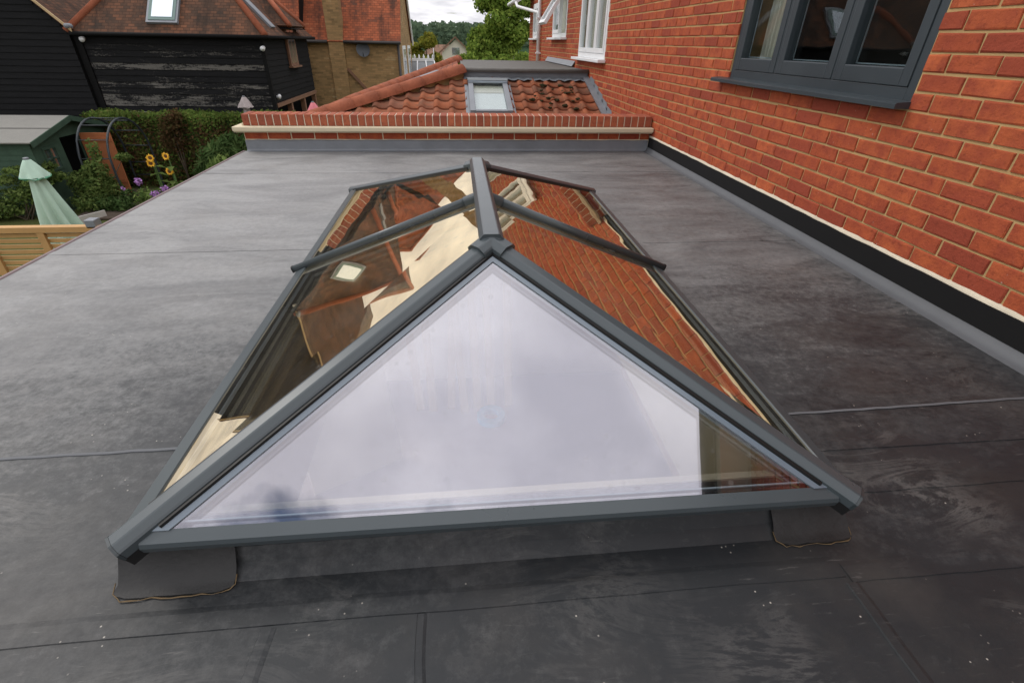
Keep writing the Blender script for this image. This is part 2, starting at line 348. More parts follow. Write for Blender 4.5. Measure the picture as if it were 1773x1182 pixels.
# ------------------------------------------------------------------ mesh helpers
def link(name, me, mat, parent=None):
    o = bpy.data.objects.new(name, me); COL.objects.link(o)
    if mat is not None and not me.materials: me.materials.append(M[mat])
    if parent is not None: o.parent = parent
    return o
def mesh(name, verts, faces, mat, parent=None, smooth=False):
    me = bpy.data.meshes.new(name); me.from_pydata([tuple(v) for v in verts], [], faces); me.update()
    if smooth:
        for p in me.polygons: p.use_smooth = True
    return link(name, me, mat, parent)
def fin(name, bm, mat, parent=None, smooth=False, bevel=0, seg=2):
    if bevel: bmesh.ops.bevel(bm, geom=list(bm.edges), offset=bevel, segments=seg, profile=.6, affect='EDGES', clamp_overlap=True)
    bmesh.ops.recalc_face_normals(bm, faces=list(bm.faces))
    me = bpy.data.meshes.new(name); bm.to_mesh(me); bm.free()
    if smooth:
        for p in me.polygons: p.use_smooth = True
    return link(name, me, mat, parent)
def abox(bm, a, b, mtx=None):
    (x0, y0, z0), (x1, y1, z1) = a, b
    vs = [bm.verts.new(v) for v in ((x0, y0, z0), (x1, y0, z0), (x1, y1, z0), (x0, y1, z0), (x0, y0, z1), (x1, y0, z1), (x1, y1, z1), (x0, y1, z1))]
    for f in ((0, 3, 2, 1), (4, 5, 6, 7), (0, 1, 5, 4), (1, 2, 6, 5), (2, 3, 7, 6), (3, 0, 4, 7)): bm.faces.new([vs[i] for i in f])
    if mtx is not None:
        for v in vs: v.co = mtx @ v.co
    return vs
def box(name, a, b, mat, parent=None, bevel=0, mtx=None):
    bm = bmesh.new(); abox(bm, a, b, mtx); return fin(name, bm, mat, parent, False, bevel)
def thing(name, label, cat, loc=(0, 0, 0), group=None):
    o = bpy.data.objects.new(name, None); COL.objects.link(o); o.empty_display_size = .2
    o['label'] = label; o['category'] = cat
    if group: o['group'] = group
    return o
def tag(o, label, cat, group=None, kind=None):
    o['label'] = label; o['category'] = cat
    if group: o['group'] = group
    if kind: o['kind'] = kind
    return o
def prism(name, poly, thick, mat, parent=None, nrm=None, bevel=0):
    """planar polygon (list of Vector) thickened by `thick` against its normal"""
    poly = [Vector(p) for p in poly]
    if nrm is None:
        nrm = (poly[1] - poly[0]).cross(poly[2] - poly[0]).normalized()
        if nrm.z < -1e-4: nrm = -nrm
    n = len(poly)
    bm = bmesh.new()
    t = [bm.verts.new(p) for p in poly]; b = [bm.verts.new(p - nrm * thick) for p in poly]
    bm.faces.new(t); bm.faces.new(b[::-1])
    for i in range(n): bm.faces.new((t[i], b[i], b[(i + 1) % n], t[(i + 1) % n]))
    return fin(name, bm, mat, parent, False, bevel)
def sweep(name, A, B, prof, up, mat, parent=None, smooth=False):
    A, B, up = Vector(A), Vector(B), Vector(up)
    d = (B - A).normalized(); u = d.cross(up).normalized(); v = u.cross(d).normalized()
    n = len(prof); vs = [A + u * a + v * b for a, b in prof] + [B + u * a + v * b for a, b in prof]
    fs = [(i, (i + 1) % n, n + (i + 1) % n, n + i) for i in range(n)] + [tuple(range(n))[::-1], tuple(range(n, 2 * n))]
    o = mesh(name, vs, fs, mat, parent)
    if smooth:
        for p in o.data.polygons[:n]: p.use_smooth = True
    return o
def tube(name, pts, r, mat, parent=None, seg=8):
    pts = [Vector(p) for p in pts]; vs = []; fs = []
    rs = r if isinstance(r, (list, tuple)) else [r] * len(pts)
    for i, p in enumerate(pts):
        d = (pts[min(i + 1, len(pts) - 1)] - pts[max(i - 1, 0)]).normalized()
        a = Vector((0, 0, 1)) if abs(d.z) < .9 else Vector((1, 0, 0))
        u = d.cross(a).normalized(); v = u.cross(d)
        for k in range(seg):
            t = 2 * math.pi * k / seg; vs.append(p + (u * math.cos(t) + v * math.sin(t)) * rs[i])
    for i in range(len(pts) - 1):
        for k in range(seg):
            fs.append((i * seg + k, i * seg + (k + 1) % seg, (i + 1) * seg + (k + 1) % seg, (i + 1) * seg + k))
    fs.append(tuple(range(seg))[::-1]); fs.append(tuple(range((len(pts) - 1) * seg, len(pts) * seg)))
    return mesh(name, vs, fs, mat, parent, True)
def roofpoly(name, poly, mat, parent, thick=.06, udir=None):
    """planar sloping (or vertical) polygon with a metre UV, thickened"""
    poly = [Vector(p) for p in poly]
    nrm = (poly[1] - poly[0]).cross(poly[2] - poly[0]).normalized()
    u = Vector(udir).normalized() if udir else (poly[1] - poly[0]).normalized()
    v = nrm.cross(u)
    if v.z < 0: v = -v
    n = len(poly)
    vs = poly + [p - nrm * thick for p in poly]
    fs = [tuple(range(n)), tuple(range(n, 2 * n))[::-1]] + [(i, n + i, n + (i + 1) % n, (i + 1) % n) for i in range(n)]
    o = mesh(name, vs, fs, mat, parent)
    uv = o.data.uv_layers.new(name='UVMap')
    for lp in o.data.loops:
        c = o.data.vertices[lp.vertex_index].co
        uv.data[lp.index].uv = (c.dot(u), c.dot(v))
    return o
def leaves(name, spots, mat, parent, size, aspect=1.6, droop=0.0):
    """one mesh of little bent leaf faces; spots = list of (point, outward normal)"""
    vs = []; fs = []
    for p, nn in spots:
        p = Vector(p); s_ = size * random.uniform(.6, 1.35)
        d = (Vector(nn) + Vector((random.gauss(0, .7), random.gauss(0, .7), random.gauss(0, .7)))).normalized()
        a = Vector((random.gauss(0, 1), random.gauss(0, 1), random.gauss(0, 1) - droop)); a = (a - d * a.dot(d)).normalized(); b = d.cross(a)
        i = len(vs)
        vs += [p - a * s_ * aspect * .5, p + b * s_ * .42 + d * s_ * .1, p + a * s_ * aspect * .5, p - b * s_ * .42 + d * s_ * .1]
        fs.append((i, i + 1, i + 2, i + 3))
    return mesh(name, vs, fs, mat, parent)
def clump_spots(clumps, n):
    """random points in the outer shells of ellipsoid clumps (c, (rx, ry, rz))"""
    tot = sum(r[0] * r[2] + r[0] * r[1] for c, r in clumps); out = []
    for c, r in clumps:
        for _ in range(int(n * (r[0] * r[2] + r[0] * r[1]) / tot)):
            d = Vector((random.gauss(0, 1), random.gauss(0, 1), random.gauss(0, 1))).normalized()
            t = random.random() ** .33 * random.uniform(.82, 1.08)
            out.append((Vector((c[0] + d.x * r[0] * t, c[1] + d.y * r[1] * t, c[2] + d.z * r[2] * t)), d))
    return out
def copyo(o, parent, loc, rot=None):
    c = o.copy(); COL.objects.link(c); c.parent = parent; c.location = loc
    if rot: c.rotation_euler = rot
    return c
def brick_mesh(w, h, d, mat, jit=.0028, bev=.0045):
    """centre at front-face middle; width along y, height z, depth +x"""
    bm = bmesh.new(); abox(bm, (0, -w / 2, -h / 2), (d, w / 2, h / 2))
    bmesh.ops.bevel(bm, geom=[e for e in bm.edges if all(v.co.x < 1e-5 for v in e.verts)], offset=bev, segments=1, affect='EDGES')
    for v in bm.verts:
        v.co.y += random.uniform(-jit, jit); v.co.z += random.uniform(-jit, jit); v.co.x += random.uniform(-jit, jit) * .6
    bmesh.ops.recalc_face_normals(bm, faces=list(bm.faces))
    me = bpy.data.meshes.new('brick'); bm.to_mesh(me); bm.free(); me.materials.append(M[mat]); return me
def cells(bm, axis_pts0, axis_pts1, holes, fn):
    """grid of boxes minus holes: fn(bm, a0, a1, b0, b1)"""
    A = sorted(set(axis_pts0 + [h[0] for h in holes] + [h[1] for h in holes])); B = sorted(set(axis_pts1 + [h[2] for h in holes] + [h[3] for h in holes]))
    for i in range(len(A) - 1):
        for j in range(len(B) - 1):
            ca, cb_ = (A[i] + A[i + 1]) / 2, (B[j] + B[j + 1]) / 2
            if any(h[0] < ca < h[1] and h[2] < cb_ < h[3] for h in holes): continue
            fn(bm, A[i], A[i + 1], B[j], B[j + 1])

XW, XL, YP = 2.05, -2.15, 5.42            # house wall, left roof edge, parapet
HOLE = (-.60, .77, .74, 3.17)             # opening under the lantern
GZ = -2.9                                 # garden level

# ================================================================== ground and hill
bm = bmesh.new(); bmesh.ops.create_grid(bm, x_segments=40, y_segments=40, size=900)
for v in bm.verts: v.co.z = GZ
g = fin('ground', bm, 'ground'); g['kind'] = 'structure'
def hill():
    vs = []; fs = []; nx, ny = 160, 14
    for j in range(ny):
        for i in range(nx):
            x = -300 + 600 * i / (nx - 1); y = 235 + 190 * j / (ny - 1)
            t = min(1, j / 5)
            z = GZ - .5 + t * (9.3 + 2.2 * math.sin(x * .013 + .6) + 1.0 * math.sin(x * .05)) + random.uniform(-.55, .55) * min(1, j)
            vs.append((x + random.uniform(-1, 1), y, z))
    for j in range(ny - 1):
        for i in range(nx - 1): fs.append((j * nx + i, j * nx + i + 1, (j + 1) * nx + i + 1, (j + 1) * nx + i))
    o = mesh('hill', vs, fs, 'hill', None, True); o['kind'] = 'structure'
hill()
o = leaves('hill_wood', [(Vector((random.uniform(-60, 60), 246 + 40 * random.random(), GZ + random.uniform(2.5, 10.5))), Vector((0, -1, .6))) for _ in range(5200)], 'leaf_far', None, 2.0, 1.1)
tag(o, 'dark green wood covering the distant hillside', 'wood', kind='stuff')

# ================================================================== flat roofed extension
ext = thing('flat_roof_extension', 'single storey extension with grey rubber membrane flat roof carrying the glass lantern', 'building')
bm = bmesh.new()
cells(bm, [XL, XW - .045], [-1.1, YP], [HOLE], lambda b, a0, a1, b0, b1: abox(b, (a0, b0, -.30), (a1, b1, 0)))
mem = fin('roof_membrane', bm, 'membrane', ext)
def seam(x0, x1, y, w=.055, h=.0035, ang=0.0, mt_='membrane'):
    vs = []; n = 24
    for i in range(n + 1):
        x = x0 + (x1 - x0) * i / n; yy = y + random.uniform(-.0018, .0018) + ang * i / n
        for dy_, z in ((0, .0003), (.001, h), (w - .012, h * .8), (w, .0003)): vs.append((x, yy + dy_, z))
    fs = []
    for i in range(n):
        for k in range(3): fs.append((i * 4 + k, (i + 1) * 4 + k, (i + 1) * 4 + k + 1, i * 4 + k + 1))
    return mesh('lap_seam', vs, fs, mt_, ext)
seam(XL + .01, -.75, 1.07, .012, .003, .01, 'fillet'); seam(.95, XW - .06, 1.086, .009, .003, .02, 'fillet')
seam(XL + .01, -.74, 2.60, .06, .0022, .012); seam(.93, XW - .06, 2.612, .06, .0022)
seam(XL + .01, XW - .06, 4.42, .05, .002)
seam(XL + .01, .805, .565, .05, .0025, -.005); seam(.96, XW - .06, .775, .05, .0025); seam(.93, XW - .06, .925, .05, .003)
seam(.812, XW - .06, .545, .05, .0025)
def seam_y(x, y0, y1, w=.03, h=.004):
    vs = []; fs = []; n = 20
    for i in range(n + 1):
        y = y0 + (y1 - y0) * i / n; xx = x + random.uniform(-.004, .004)
        for d_, z in ((0, .0004), (.002, h), (w * .7, h * .8), (w, .0004)): vs.append((xx + d_, y, z))
    for i in range(n):
        for k in range(3): fs.append((i * 4 + k, i * 4 + k + 1, (i + 1) * 4 + k + 1, (i + 1) * 4 + k))
    return mesh('lap_seam', vs, fs, 'membrane', ext)
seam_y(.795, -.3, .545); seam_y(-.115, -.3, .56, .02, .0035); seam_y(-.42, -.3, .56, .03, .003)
# fillet upstand along the house wall, black band above it
vs = []; fs = []; n = 60
for i in range(n + 1):
    y = -1.1 + (YP + 1.1) * i / n
    for dx_, z in ((-.075, .0006), (-.05, .004), (-.03, .012), (-.016, .045), (-.012, .10)):
        vs.append((XW + dx_ + random.uniform(-.0005, .0005), y, z + (random.uniform(-.0004, .0004) if z > .003 else 0)))
for i in range(n):
    for k in range(4): fs.append((i * 5 + k, i * 5 + k + 1, (i + 1) * 5 + k + 1, (i + 1) * 5 + k))
mesh('wall_fillet', vs, fs, 'fillet', ext, True)
vs = []; fs = []
for i in range(n + 1):
    y = -1.1 + (YP + 1.08) * i / n; j = random.uniform(-.002, .002)
    for x, z in ((XW - .0135, .040), (XW - .0195, .041), (XW - .0195, .138 + j), (XW + .01, .140 + j)): vs.append((x, y, z))
for i in range(n):
    for k in range(3): fs.append((i * 4 + k, i * 4 + k + 1, (i + 1) * 4 + k + 1, (i + 1) * 4 + k))
mesh('black_band', vs, fs, 'black_band', ext)
# left edge trim and fascia
sweep('edge_trim', (XL + .005, -1.1, 0), (XL + .005, YP, 0), [(-.012, -.10), (-.012, -.002), (-.006, .005), (.008, .005), (.012, .0008), (.012, -.002), (.0, -.10)], (0, 0, 1), 'trim_red', ext)
# walls and inside of the room below
bm = bmesh.new()
cells(bm, [-.62, YP], [GZ, -.30], [(-.2, 5.0, GZ, -.55)], lambda b, a0, a1, b0, b1: abox(b, (XL + .06, a0, b0), (XL + .30, a1, b1)))  # unseen garden side opened wide to let more daylight into the room
fin('garden_wall', bm, 'plaster', ext)
box('end_wall', (XL + .30, YP - .22, GZ), (XW + .0, YP, -.30), 'plaster', ext)
box('near_wall', (XL + .30, -.62, GZ), (XW + .0, -.45, -.30), 'plaster', ext)
box('room_floor', (XL + .30, -.45, GZ), (XW + .02, YP - .22, GZ + .14), 'dark_floor', ext)

# things in the half finished room, seen through the glass
for i in range(7):
    x = -.55 + i * .17 + random.uniform(-.03, .03); t = random.uniform(1.4, 2.1)
    p = box('timber_plank', (-.045, -.02, 0), (.045, .02, t), 'timber', None, .003)
    p.location = (x, 4.55 + random.uniform(-.05, .05), GZ + .14); p.rotation_euler = (math.radians(-13), random.uniform(-.06, .06), random.uniform(-.2, .2))
    tag(p, 'pale timber plank leaning on the end wall of the room under the lantern', 'plank', 'planks leaning inside the room')
p = box('plasterboard_sheet', (-.45, -.012, 0), (.45, .012, 1.8), 'cream_board', None, .003); p.location = (-1.1, 3.6, GZ + .14); p.rotation_euler = (math.radians(-12), 0, .5)
tag(p, 'cream plasterboard sheet standing inside the room under the lantern', 'plasterboard')
for i in range(3):
    p = box('floor_board', (-.07, -.9, 0), (.07, .9, .022), 'timber', None, .002); p.location = (.55 + i * .16, 1.9 + .1 * i, GZ + .142 + .0 * i); p.rotation_euler = (0, 0, .25 - .03 * i)
    tag(p, 'loose timber board lying on the dark floor of the room under the lantern', 'board', 'boards lying on the room floor')
bm = bmesh.new()
R0, R1 = .16, .09
vs = []; fs = []
for k in range(28):
    a = 2 * math.pi * k / 28
    for r, z in ((R0, 0), (R0, .07), (R1, .07), (R1, 0)): vs.append((r * math.cos(a), r * math.sin(a), z))
for k in range(28):
    for q in range(4): fs.append((k * 4 + q, k * 4 + (q + 1) % 4, ((k + 1) % 28) * 4 + (q + 1) % 4, ((k + 1) % 28) * 4 + q))
bm.free()
p = mesh('tape_roll', vs, fs, 'blue_plastic'); p.location = (0.26, 4.36, GZ + .143)
tag(p, 'round blue tape roll on the room floor seen through the front pane', 'tape roll')

# ================================================================== main brick house
house = thing('brick_house', 'red brick house with pale mortar, dark grey window and white windows beside the flat roof', 'house')
Y0, Y1, ZT = -1.1, 15.65, 2.62
holes = [(2.266, 4.0, .775, 2.05), (7.60, 9.30, .79, 1.95), (10.45, 11.95, 1.07, 1.95), (13.75, 14.95, 1.07, 1.80)]
bm = bmesh.new()
cells(bm, [Y0, Y1], [GZ, .142, ZT], holes, lambda b, a0, a1, b0, b1: abox(b, (XW + .006, a0, b0), (XW + .30, a1, b1)))
fin('mortar_wall', bm, 'mortar', house)
PIT, CH, Z0 = .226, .0755, .147
cand = []
row = 0; z = Z0
while z < ZT - .03:
    zt = z + CH - (.010 if row else .004)
    zb = z + (.0 if row else .0)
    off = 1.4715 + (0 if row % 2 == 0 else PIT / 2)
    k0 = math.floor((Y0 - off) / PIT)
    for k in range(k0, int((Y1 - off) / PIT) + 1):
        a, b = off + k * PIT + .005, off + (k + 1) * PIT - .005
        a, b = max(a, Y0 + .002), min(b, Y1 - .002)
        if z < .60 and a > 8.4: pass
        pieces = [(a, b)]
        for h in holes:
            if zt > h[2] + .004 and zb < h[3] - .004:
                np_ = []
                for (p, q) in pieces:
                    if q <= h[0] or p >= h[1]: np_.append((p, q))
                    else:
                        if p < h[0]: np_.append((p, h[0]))
                        if q > h[1]: np_.append((h[1], q))
                pieces = np_
        for p, q in pieces:
            if q - p > .03: cand.append((p, q, zb + random.uniform(-.0012, .0012), zt + random.uniform(-.0012, .0012)))
    z += CH; row += 1
# below the roof level beyond the parapet, a few courses behind the tiles
def vis_key(c):
    yc, zc = (c[0] + c[1]) / 2, (c[2] + c[3]) / 2
    v = Vector((XW, yc, zc - .98)); d = v.dot(FW)
    if d <= .1: return 99
    u, w = v.dot(RT) / d * 843 + 886, v.dot(DN) / d * 843 + 591
    if u > 1830 or w < -30: return 90 + yc
    return yc
cand.sort(key=vis_key)
vari = {}
def brick_var(w):
    key = round(w / .012)
    if key not in vari: vari[key] = [brick_mesh(key * .012 if abs(key * .012 - w) > .004 else w, CH - .010, .05, 'brick') for _ in range(4)]
    return random.choice(vari[key])
for c in cand[:296]:
    w = c[1] - c[0]
    o = link('brick', brick_var(w), None, house)
    o.location = (XW - .001 + random.uniform(-.0015, .001), (c[0] + c[1]) / 2, (c[2] + c[3]) / 2)
    o.rotation_euler = (random.uniform(-.006, .006), 0, random.uniform(-.004, .004))
vs = []; fs = []
for c in cand[296:]:
    i = len(vs); x = XW - .001 + random.uniform(-.0015, .001); e_ = .004
    vs += [(x, c[0] + e_, c[2] + e_), (x, c[1] - e_, c[2] + e_), (x, c[1] - e_, c[3] - e_), (x, c[0] + e_, c[3] - e_),
           (x + .009, c[0], c[2]), (x + .009, c[1], c[2]), (x + .009, c[1], c[3]), (x + .009, c[0], c[3])]
    fs += [(i + 3, i + 2, i + 1, i), (i, i + 1, i + 5, i + 4), (i + 1, i + 2, i + 6, i + 5), (i + 2, i + 3, i + 7, i + 6), (i + 3, i, i + 4, i + 7)]
o = mesh('wall_bricks', vs, fs, 'brick', house); o['kind'] = 'stuff'
# pale mortar fillet above the black band
vs = []; fs = []; n = 140
for i in range(n + 1):
    y = Y0 + (YP - Y0) * i / n; t = random.uniform(-.003, .004)
    for x, zz_ in ((XW - .012, .136), (XW - .009, .1445), (XW - .001, .152 + t), (XW + .006, .153 + t)): vs.append((x, y, zz_))
for i in range(n):
    for k in range(3): fs.append((i * 4 + k, i * 4 + k + 1, (i + 1) * 4 + k + 1, (i + 1) * 4 + k))
mesh('mortar_fillet', vs, fs, 'mortar_pale', house)

# grey window with three casements
def rect_frame(bm, x0, x1, y0, y1, z0, z1, wj, wh, wb):
    abox(bm, (x0, y0, z0), (x1, y0 + wj, z1)); abox(bm, (x0, y1 - wj, z0), (x1, y1, z1))
    abox(bm, (x0, y0 + wj, z1 - wh), (x1, y1 - wj, z1)); abox(bm, (x0, y0 + wj, z0), (x1, y1 - wj, z0 + wb))
wy0, wy1, wz0, wz1 = holes[0]
win = bpy.data.objects.new('window', None); COL.objects.link(win); win.parent = house
bm = bmesh.new(); rect_frame(bm, XW + .012, XW + .09, wy0 + .004, wy1 - .004, wz0 + .004, wz1, .05, .05, .055); fin('frame', bm, 'window_grey', win, False, .003)
ed = [wy0 + .054, 2.85, 3.42, wy1 - .054]
for i in range(3):
    a, b = ed[i] + (.012 if i else 0), ed[i + 1] - (.012 if i < 2 else 0)
    bm = bmesh.new(); rect_frame(bm, XW + .006, XW + .075, a + .002, b - .002, wz0 + .061, wz1 - .052, .055, .055, .075); fin('casement', bm, 'window_grey', win, False, .005)
    box('pane', (XW + .035, a + .05, wz0 + .13), (XW + .059, b - .05, wz1 - .10), 'glass', win)
    bm = bmesh.new(); rect_frame(bm, XW + .061, XW + .066, a + .062, b - .062, wz0 + .140, wz1 - .112, .006, .006, .006); fin('spacer_bar', bm, 'spacer', win)
for q in (2.85, 3.42): box('mullion', (XW + .010, q - .0105, wz0 + .06), (XW + .088, q + .0105, wz1 - .052), 'window_grey', win)
sweep('sill', (XW - .02, wy0 - .012, wz0 - .012), (XW - .02, wy1 + .13, wz0 - .012), [(-.055, -.012), (-.055, .008), (-.048, .013), (.045, .020), (.045, -.012)][::1], (0, 0, 1), 'window_grey', win)
box('room_back', (XW + .9, wy0 - .6, wz0 - .6), (XW + .95, wy1 + .6, wz1 + .4), 'inside', win)
for a_, b_ in (((.31, wy0 - .6, wz0 - .65), (.9, wy1 + .6, wz0 - .6)), ((.31, wy0 - .65, wz0 - .65), (.95, wy0 - .6, wz1 + .45)), ((.31, wy1 + .6, wz0 - .65), (.95, wy1 + .65, wz1 + .45)), ((.31, wy0 - .6, wz1 + .4), (.9, wy1 + .6, wz1 + .45))):
    box('room_side', (XW + a_[0], a_[1], a_[2]), (XW + b_[0], b_[1], b_[2]), 'inside', win)
bm = bmesh.new()
cv = []
for i in range(40):
    y = 3.62 + .26 * i / 39; cv.append((XW + .16 + .02 * math.sin(i * .95), y))
vs = []; fs = []
for x, y in cv: vs += [(x, y, wz0 + .02), (x, y, wz1)]
for i in range(39): fs.append((i * 2, i * 2 + 2, i * 2 + 3, i * 2 + 1))
bm.free()
cu = mesh('curtain', vs, fs, 'curtain', None, True); tag(cu, 'cream curtain hanging behind the dark grey window', 'curtain')

def white_window(h, lights, open_top=None):
    y0, y1, z0, z1 = h
    w = bpy.data.objects.new('window', None); COL.objects.link(w); w.parent = house
    bm = bmesh.new(); rect_frame(bm, XW - .004, XW + .07, y0 + .003, y1 - .003, z0 + .003, z1, .06, .06, .07); fin('frame', bm, 'white_upvc', w, False, .004)
    e_ = [y0 + .06 + (y1 - y0 - .12) * i / lights for i in range(lights + 1)]
    for i in range(lights):
        a, b = e_[i] + .008, e_[i + 1] - .008
        if open_top == i:
            piv = Matrix.Translation((XW, 0, z1 - .06)) @ Matrix.Rotation(math.radians(33), 4, 'Y')
            bm = bmesh.new(); rect_frame(bm, -.03, .03, a, b, -(z1 - z0 - .16), 0, .06, .06, .06)
            for v in bm.verts: v.co = piv @ v.co
            fin('casement', bm, 'white_upvc', w, False, .004)
            box('pane', (-.008, a + .055, -(z1 - z0 - .21)), (.008, b - .055, -.055), 'glass', w, 0, piv)
            continue
        bm = bmesh.new(); rect_frame(bm, XW - .016, XW + .055, a, b, z0 + .075, z1 - .062, .055, .055, .06); fin('casement', bm, 'white_upvc', w, False, .004)
        box('pane', (XW + .015, a + .05, z0 + .13), (XW + .035, b - .05, z1 - .115), 'glass', w)
    box('sill', (XW - .11, y0 - .06, z0 - .035), (XW + .0, y1 + .06, z0 + .0015), 'white_upvc', w, .006)
    box('net_curtain', (XW + .12, y0 + .05, z0), (XW + .125, y1 - .05, z1), 'curtain', w)
    box('room_back', (XW + .8, y0 - .3, z0 - .3), (XW + .82, y1 + .3, z1 + .3), 'inside', w)
    return w
white_window(holes[1], 3); white_window(holes[2], 2, 0); white_window(holes[3], 2)
# eaves: soffit, fascia, gutter, roof slope
box('soffit', (XW - .22, Y0, ZT - .07), (XW + .30, Y1 + .3, ZT - .045), 'white_upvc', house)
box('fascia', (XW - .245, Y0, ZT - .09), (XW - .222, Y1 + .3, ZT + .10), 'white_upvc', house)
tube('gutter', [(XW - .30, Y0, ZT - .02), (XW - .30, Y1 + .35, ZT - .02)], .055, 'gutter_dark', house, 12)
roofpoly('roof', [(XW - .30, Y0, ZT + .08), (XW + 3.4, Y0, ZT + 2.9), (XW + 3.4, Y1 + .3, ZT + 2.9), (XW - .30, Y1 + .3, ZT + .08)], 'main_roof', house, .08, (0, 1, 0))
tube('drainpipe', [(XW - .06, 13.52, ZT - .1), (XW - .06, 13.52, .60)], .042, 'white_upvc', house, 10)
tube('swan_neck', [(1.58, 14.85, 1.83), (1.60, 14.7, 1.74), (XW - .08, 13.60, 1.58), (XW - .06, 13.52, 1.5)], .035, 'white_upvc', house, 8)
for z_ in (.75, 1.45): box('pipe_clip', (XW - .115, 13.46, z_), (XW - .002, 13.58, z_ + .03), 'white_upvc', house)
# low white verge of the lean-to beyond the corner
ev = thing('porch_roof', 'small tiled porch roof with white fascia at the far corner of the brick house', 'porch')
roofpoly('roof_slope', [(1.62, 15.0, 1.92), (2.04, 15.0, 2.16), (2.04, 16.6, 2.16), (1.62, 16.6, 1.92)], 'main_roof', ev, .05, (0, 1, 0))
box('fascia', (1.60, 14.98, 1.82), (1.63, 16.6, 1.92), 'white_upvc', ev)
mesh('verge_board', [(1.60, 14.975, 1.82), (2.04, 14.975, 2.05), (2.04, 14.975, 2.17), (1.60, 14.975, 1.93), (1.60, 14.998, 1.82), (2.04, 14.998, 2.05), (2.04, 14.998, 2.17), (1.60, 14.998, 1.93)], [(0, 1, 2, 3), (7, 6, 5, 4), (0, 4, 5, 1), (3, 2, 6, 7), (0, 3, 7, 4)], 'white_upvc', ev)
tube('gutter', [(1.56, 14.95, 1.87), (1.56, 16.6, 1.87)], .045, 'white_upvc', ev, 10)

# ================================================================== parapet wall
par = thing('parapet_wall', 'low red brick parapet with soldier brick coping and cream stone ledge behind the lantern', 'parapet')
box('core', (XL + .04, YP + .006, -.3), (XW - .012, YP + .205, .255), 'mortar_white', par)
sm = []
for k in range(4):
    bm = bmesh.new(); abox(bm, (-.0325, 0, 0), (.0325, .225, .103))
    bmesh.ops.bevel(bm, geom=list(bm.edges), offset=.004, segments=1, affect='EDGES')
    for v in bm.verts: v.co += Vector((random.uniform(-.0012, .0012), random.uniform(-.0012, .0012), random.uniform(-.0012, .0012)))
    bmesh.ops.recalc_face_normals(bm, faces=list(bm.faces)); me = bpy.data.meshes.new('coping_brick'); bm.to_mesh(me); bm.free(); me.materials.append(M['coping_brick']); sm.append(me)
nb = 56; x0, x1 = XL + .055, XW - .012; pitch = (x1 - x0) / nb
for i in range(nb):
    o = link('coping_brick', random.choice(sm), None, par); o.location = (x0 + pitch * (i + .5), YP - .008, .236 + random.uniform(-.001, .001)); o.rotation_euler = (0, random.uniform(-.008, .008), random.uniform(-.006, .006))
box('coping_mortar', (x0 + .004, YP - .003, .238), (x1 - .002, YP + .212, .3335), 'mortar_pale', par)
sweep('stone_ledge', (XL - .02, YP - .045, .183), (XW - .012, YP - .045, .183), [(-.27, 0), (-.27, .052), (.046, .052), (.050, .046), (.050, .016), (.030, .012), (.026, 0)][::-1], (0, 0, 1), 'stone', par)
bx_ = [brick_mesh(.216, .066, .05, 'brick') for _ in range(4)]
for i in range(19):
    xa = XL + .045 + i * .2245; xb = min(xa + .2145, XW - .014)
    if xb - xa < .05: continue
    me = random.choice(bx_) if xb - xa > .2 else brick_mesh(xb - xa, .066, .05, 'brick')
    o = link('brick', me, None, par); o.location = ((xa + xb) / 2, YP + .001, .146); o.rotation_euler = (0, 0, math.radians(90))
vs = []; fs = []; n = 70
for i in range(n + 1):
    x = XL + .04 + (XW - .02 - XL - .04) * i / n
    for y, z_ in ((YP - .045, .0008), (YP - .018, .006), (YP - .008, .02), (YP - .006, .095 + random.uniform(-.003, .003)), (YP + .004, .105 + random.uniform(-.003, .003)), (YP + .01, .1055)): vs.append((x, y + random.uniform(-.0012, .0012), z_))
for i in range(n):
    for k in range(5): fs.append((i * 6 + k, (i + 1) * 6 + k, (i + 1) * 6 + k + 1, i * 6 + k + 1))
mesh('lead_flashing', vs, fs, 'lead', par, False)

# ================================================================== roof lantern
lan = thing('roof_lantern', 'glass roof lantern with dark grey aluminium frame on the flat rubber roof', 'roof lantern')
EZ, RZ = .135, .503
FLc, FRc, BLc, BRc = Vector((-.698, .670, EZ)), Vector((.858, .660, EZ)), Vector((-.708, 3.37, EZ)), Vector((.890, 3.284, EZ))
RF, RB = Vector((.082, 1.312, RZ)), Vector((.082, 2.315, RZ))
# kerb, covered by the membrane
bm = bmesh.new()
ko = (-.665, .83, .688, 3.20)
pts_b = [(-.72, .664), (.885, .660), (.885, 3.25), (-.72, 3.25)]
kv = []
for (x, y), (xi, yi) in zip(pts_b, [(-.655, .712), (.82, .708), (.82, 3.19), (-.655, 3.19)]):
    kv.append([bm.verts.new((x, y, .0008)), bm.verts.new((x * .35 + xi * .65, y * .35 + yi * .65, .02)), bm.verts.new((xi, yi, .05)), bm.verts.new((xi, yi, .122))])
inn = [(HOLE[0], HOLE[2]), (HOLE[1], HOLE[2]), (HOLE[1], HOLE[3]), (HOLE[0], HOLE[3])]
for k, (x, y) in enumerate(inn): kv[k] += [bm.verts.new((x, y, .122)), bm.verts.new((x, y, -.002))]
for k in range(4):
    q = (k + 1) % 4
    for j in range(5): bm.faces.new((kv[k][j], kv[q][j], kv[q][j + 1], kv[k][j + 1]))
fin('kerb', bm, 'membrane', lan)
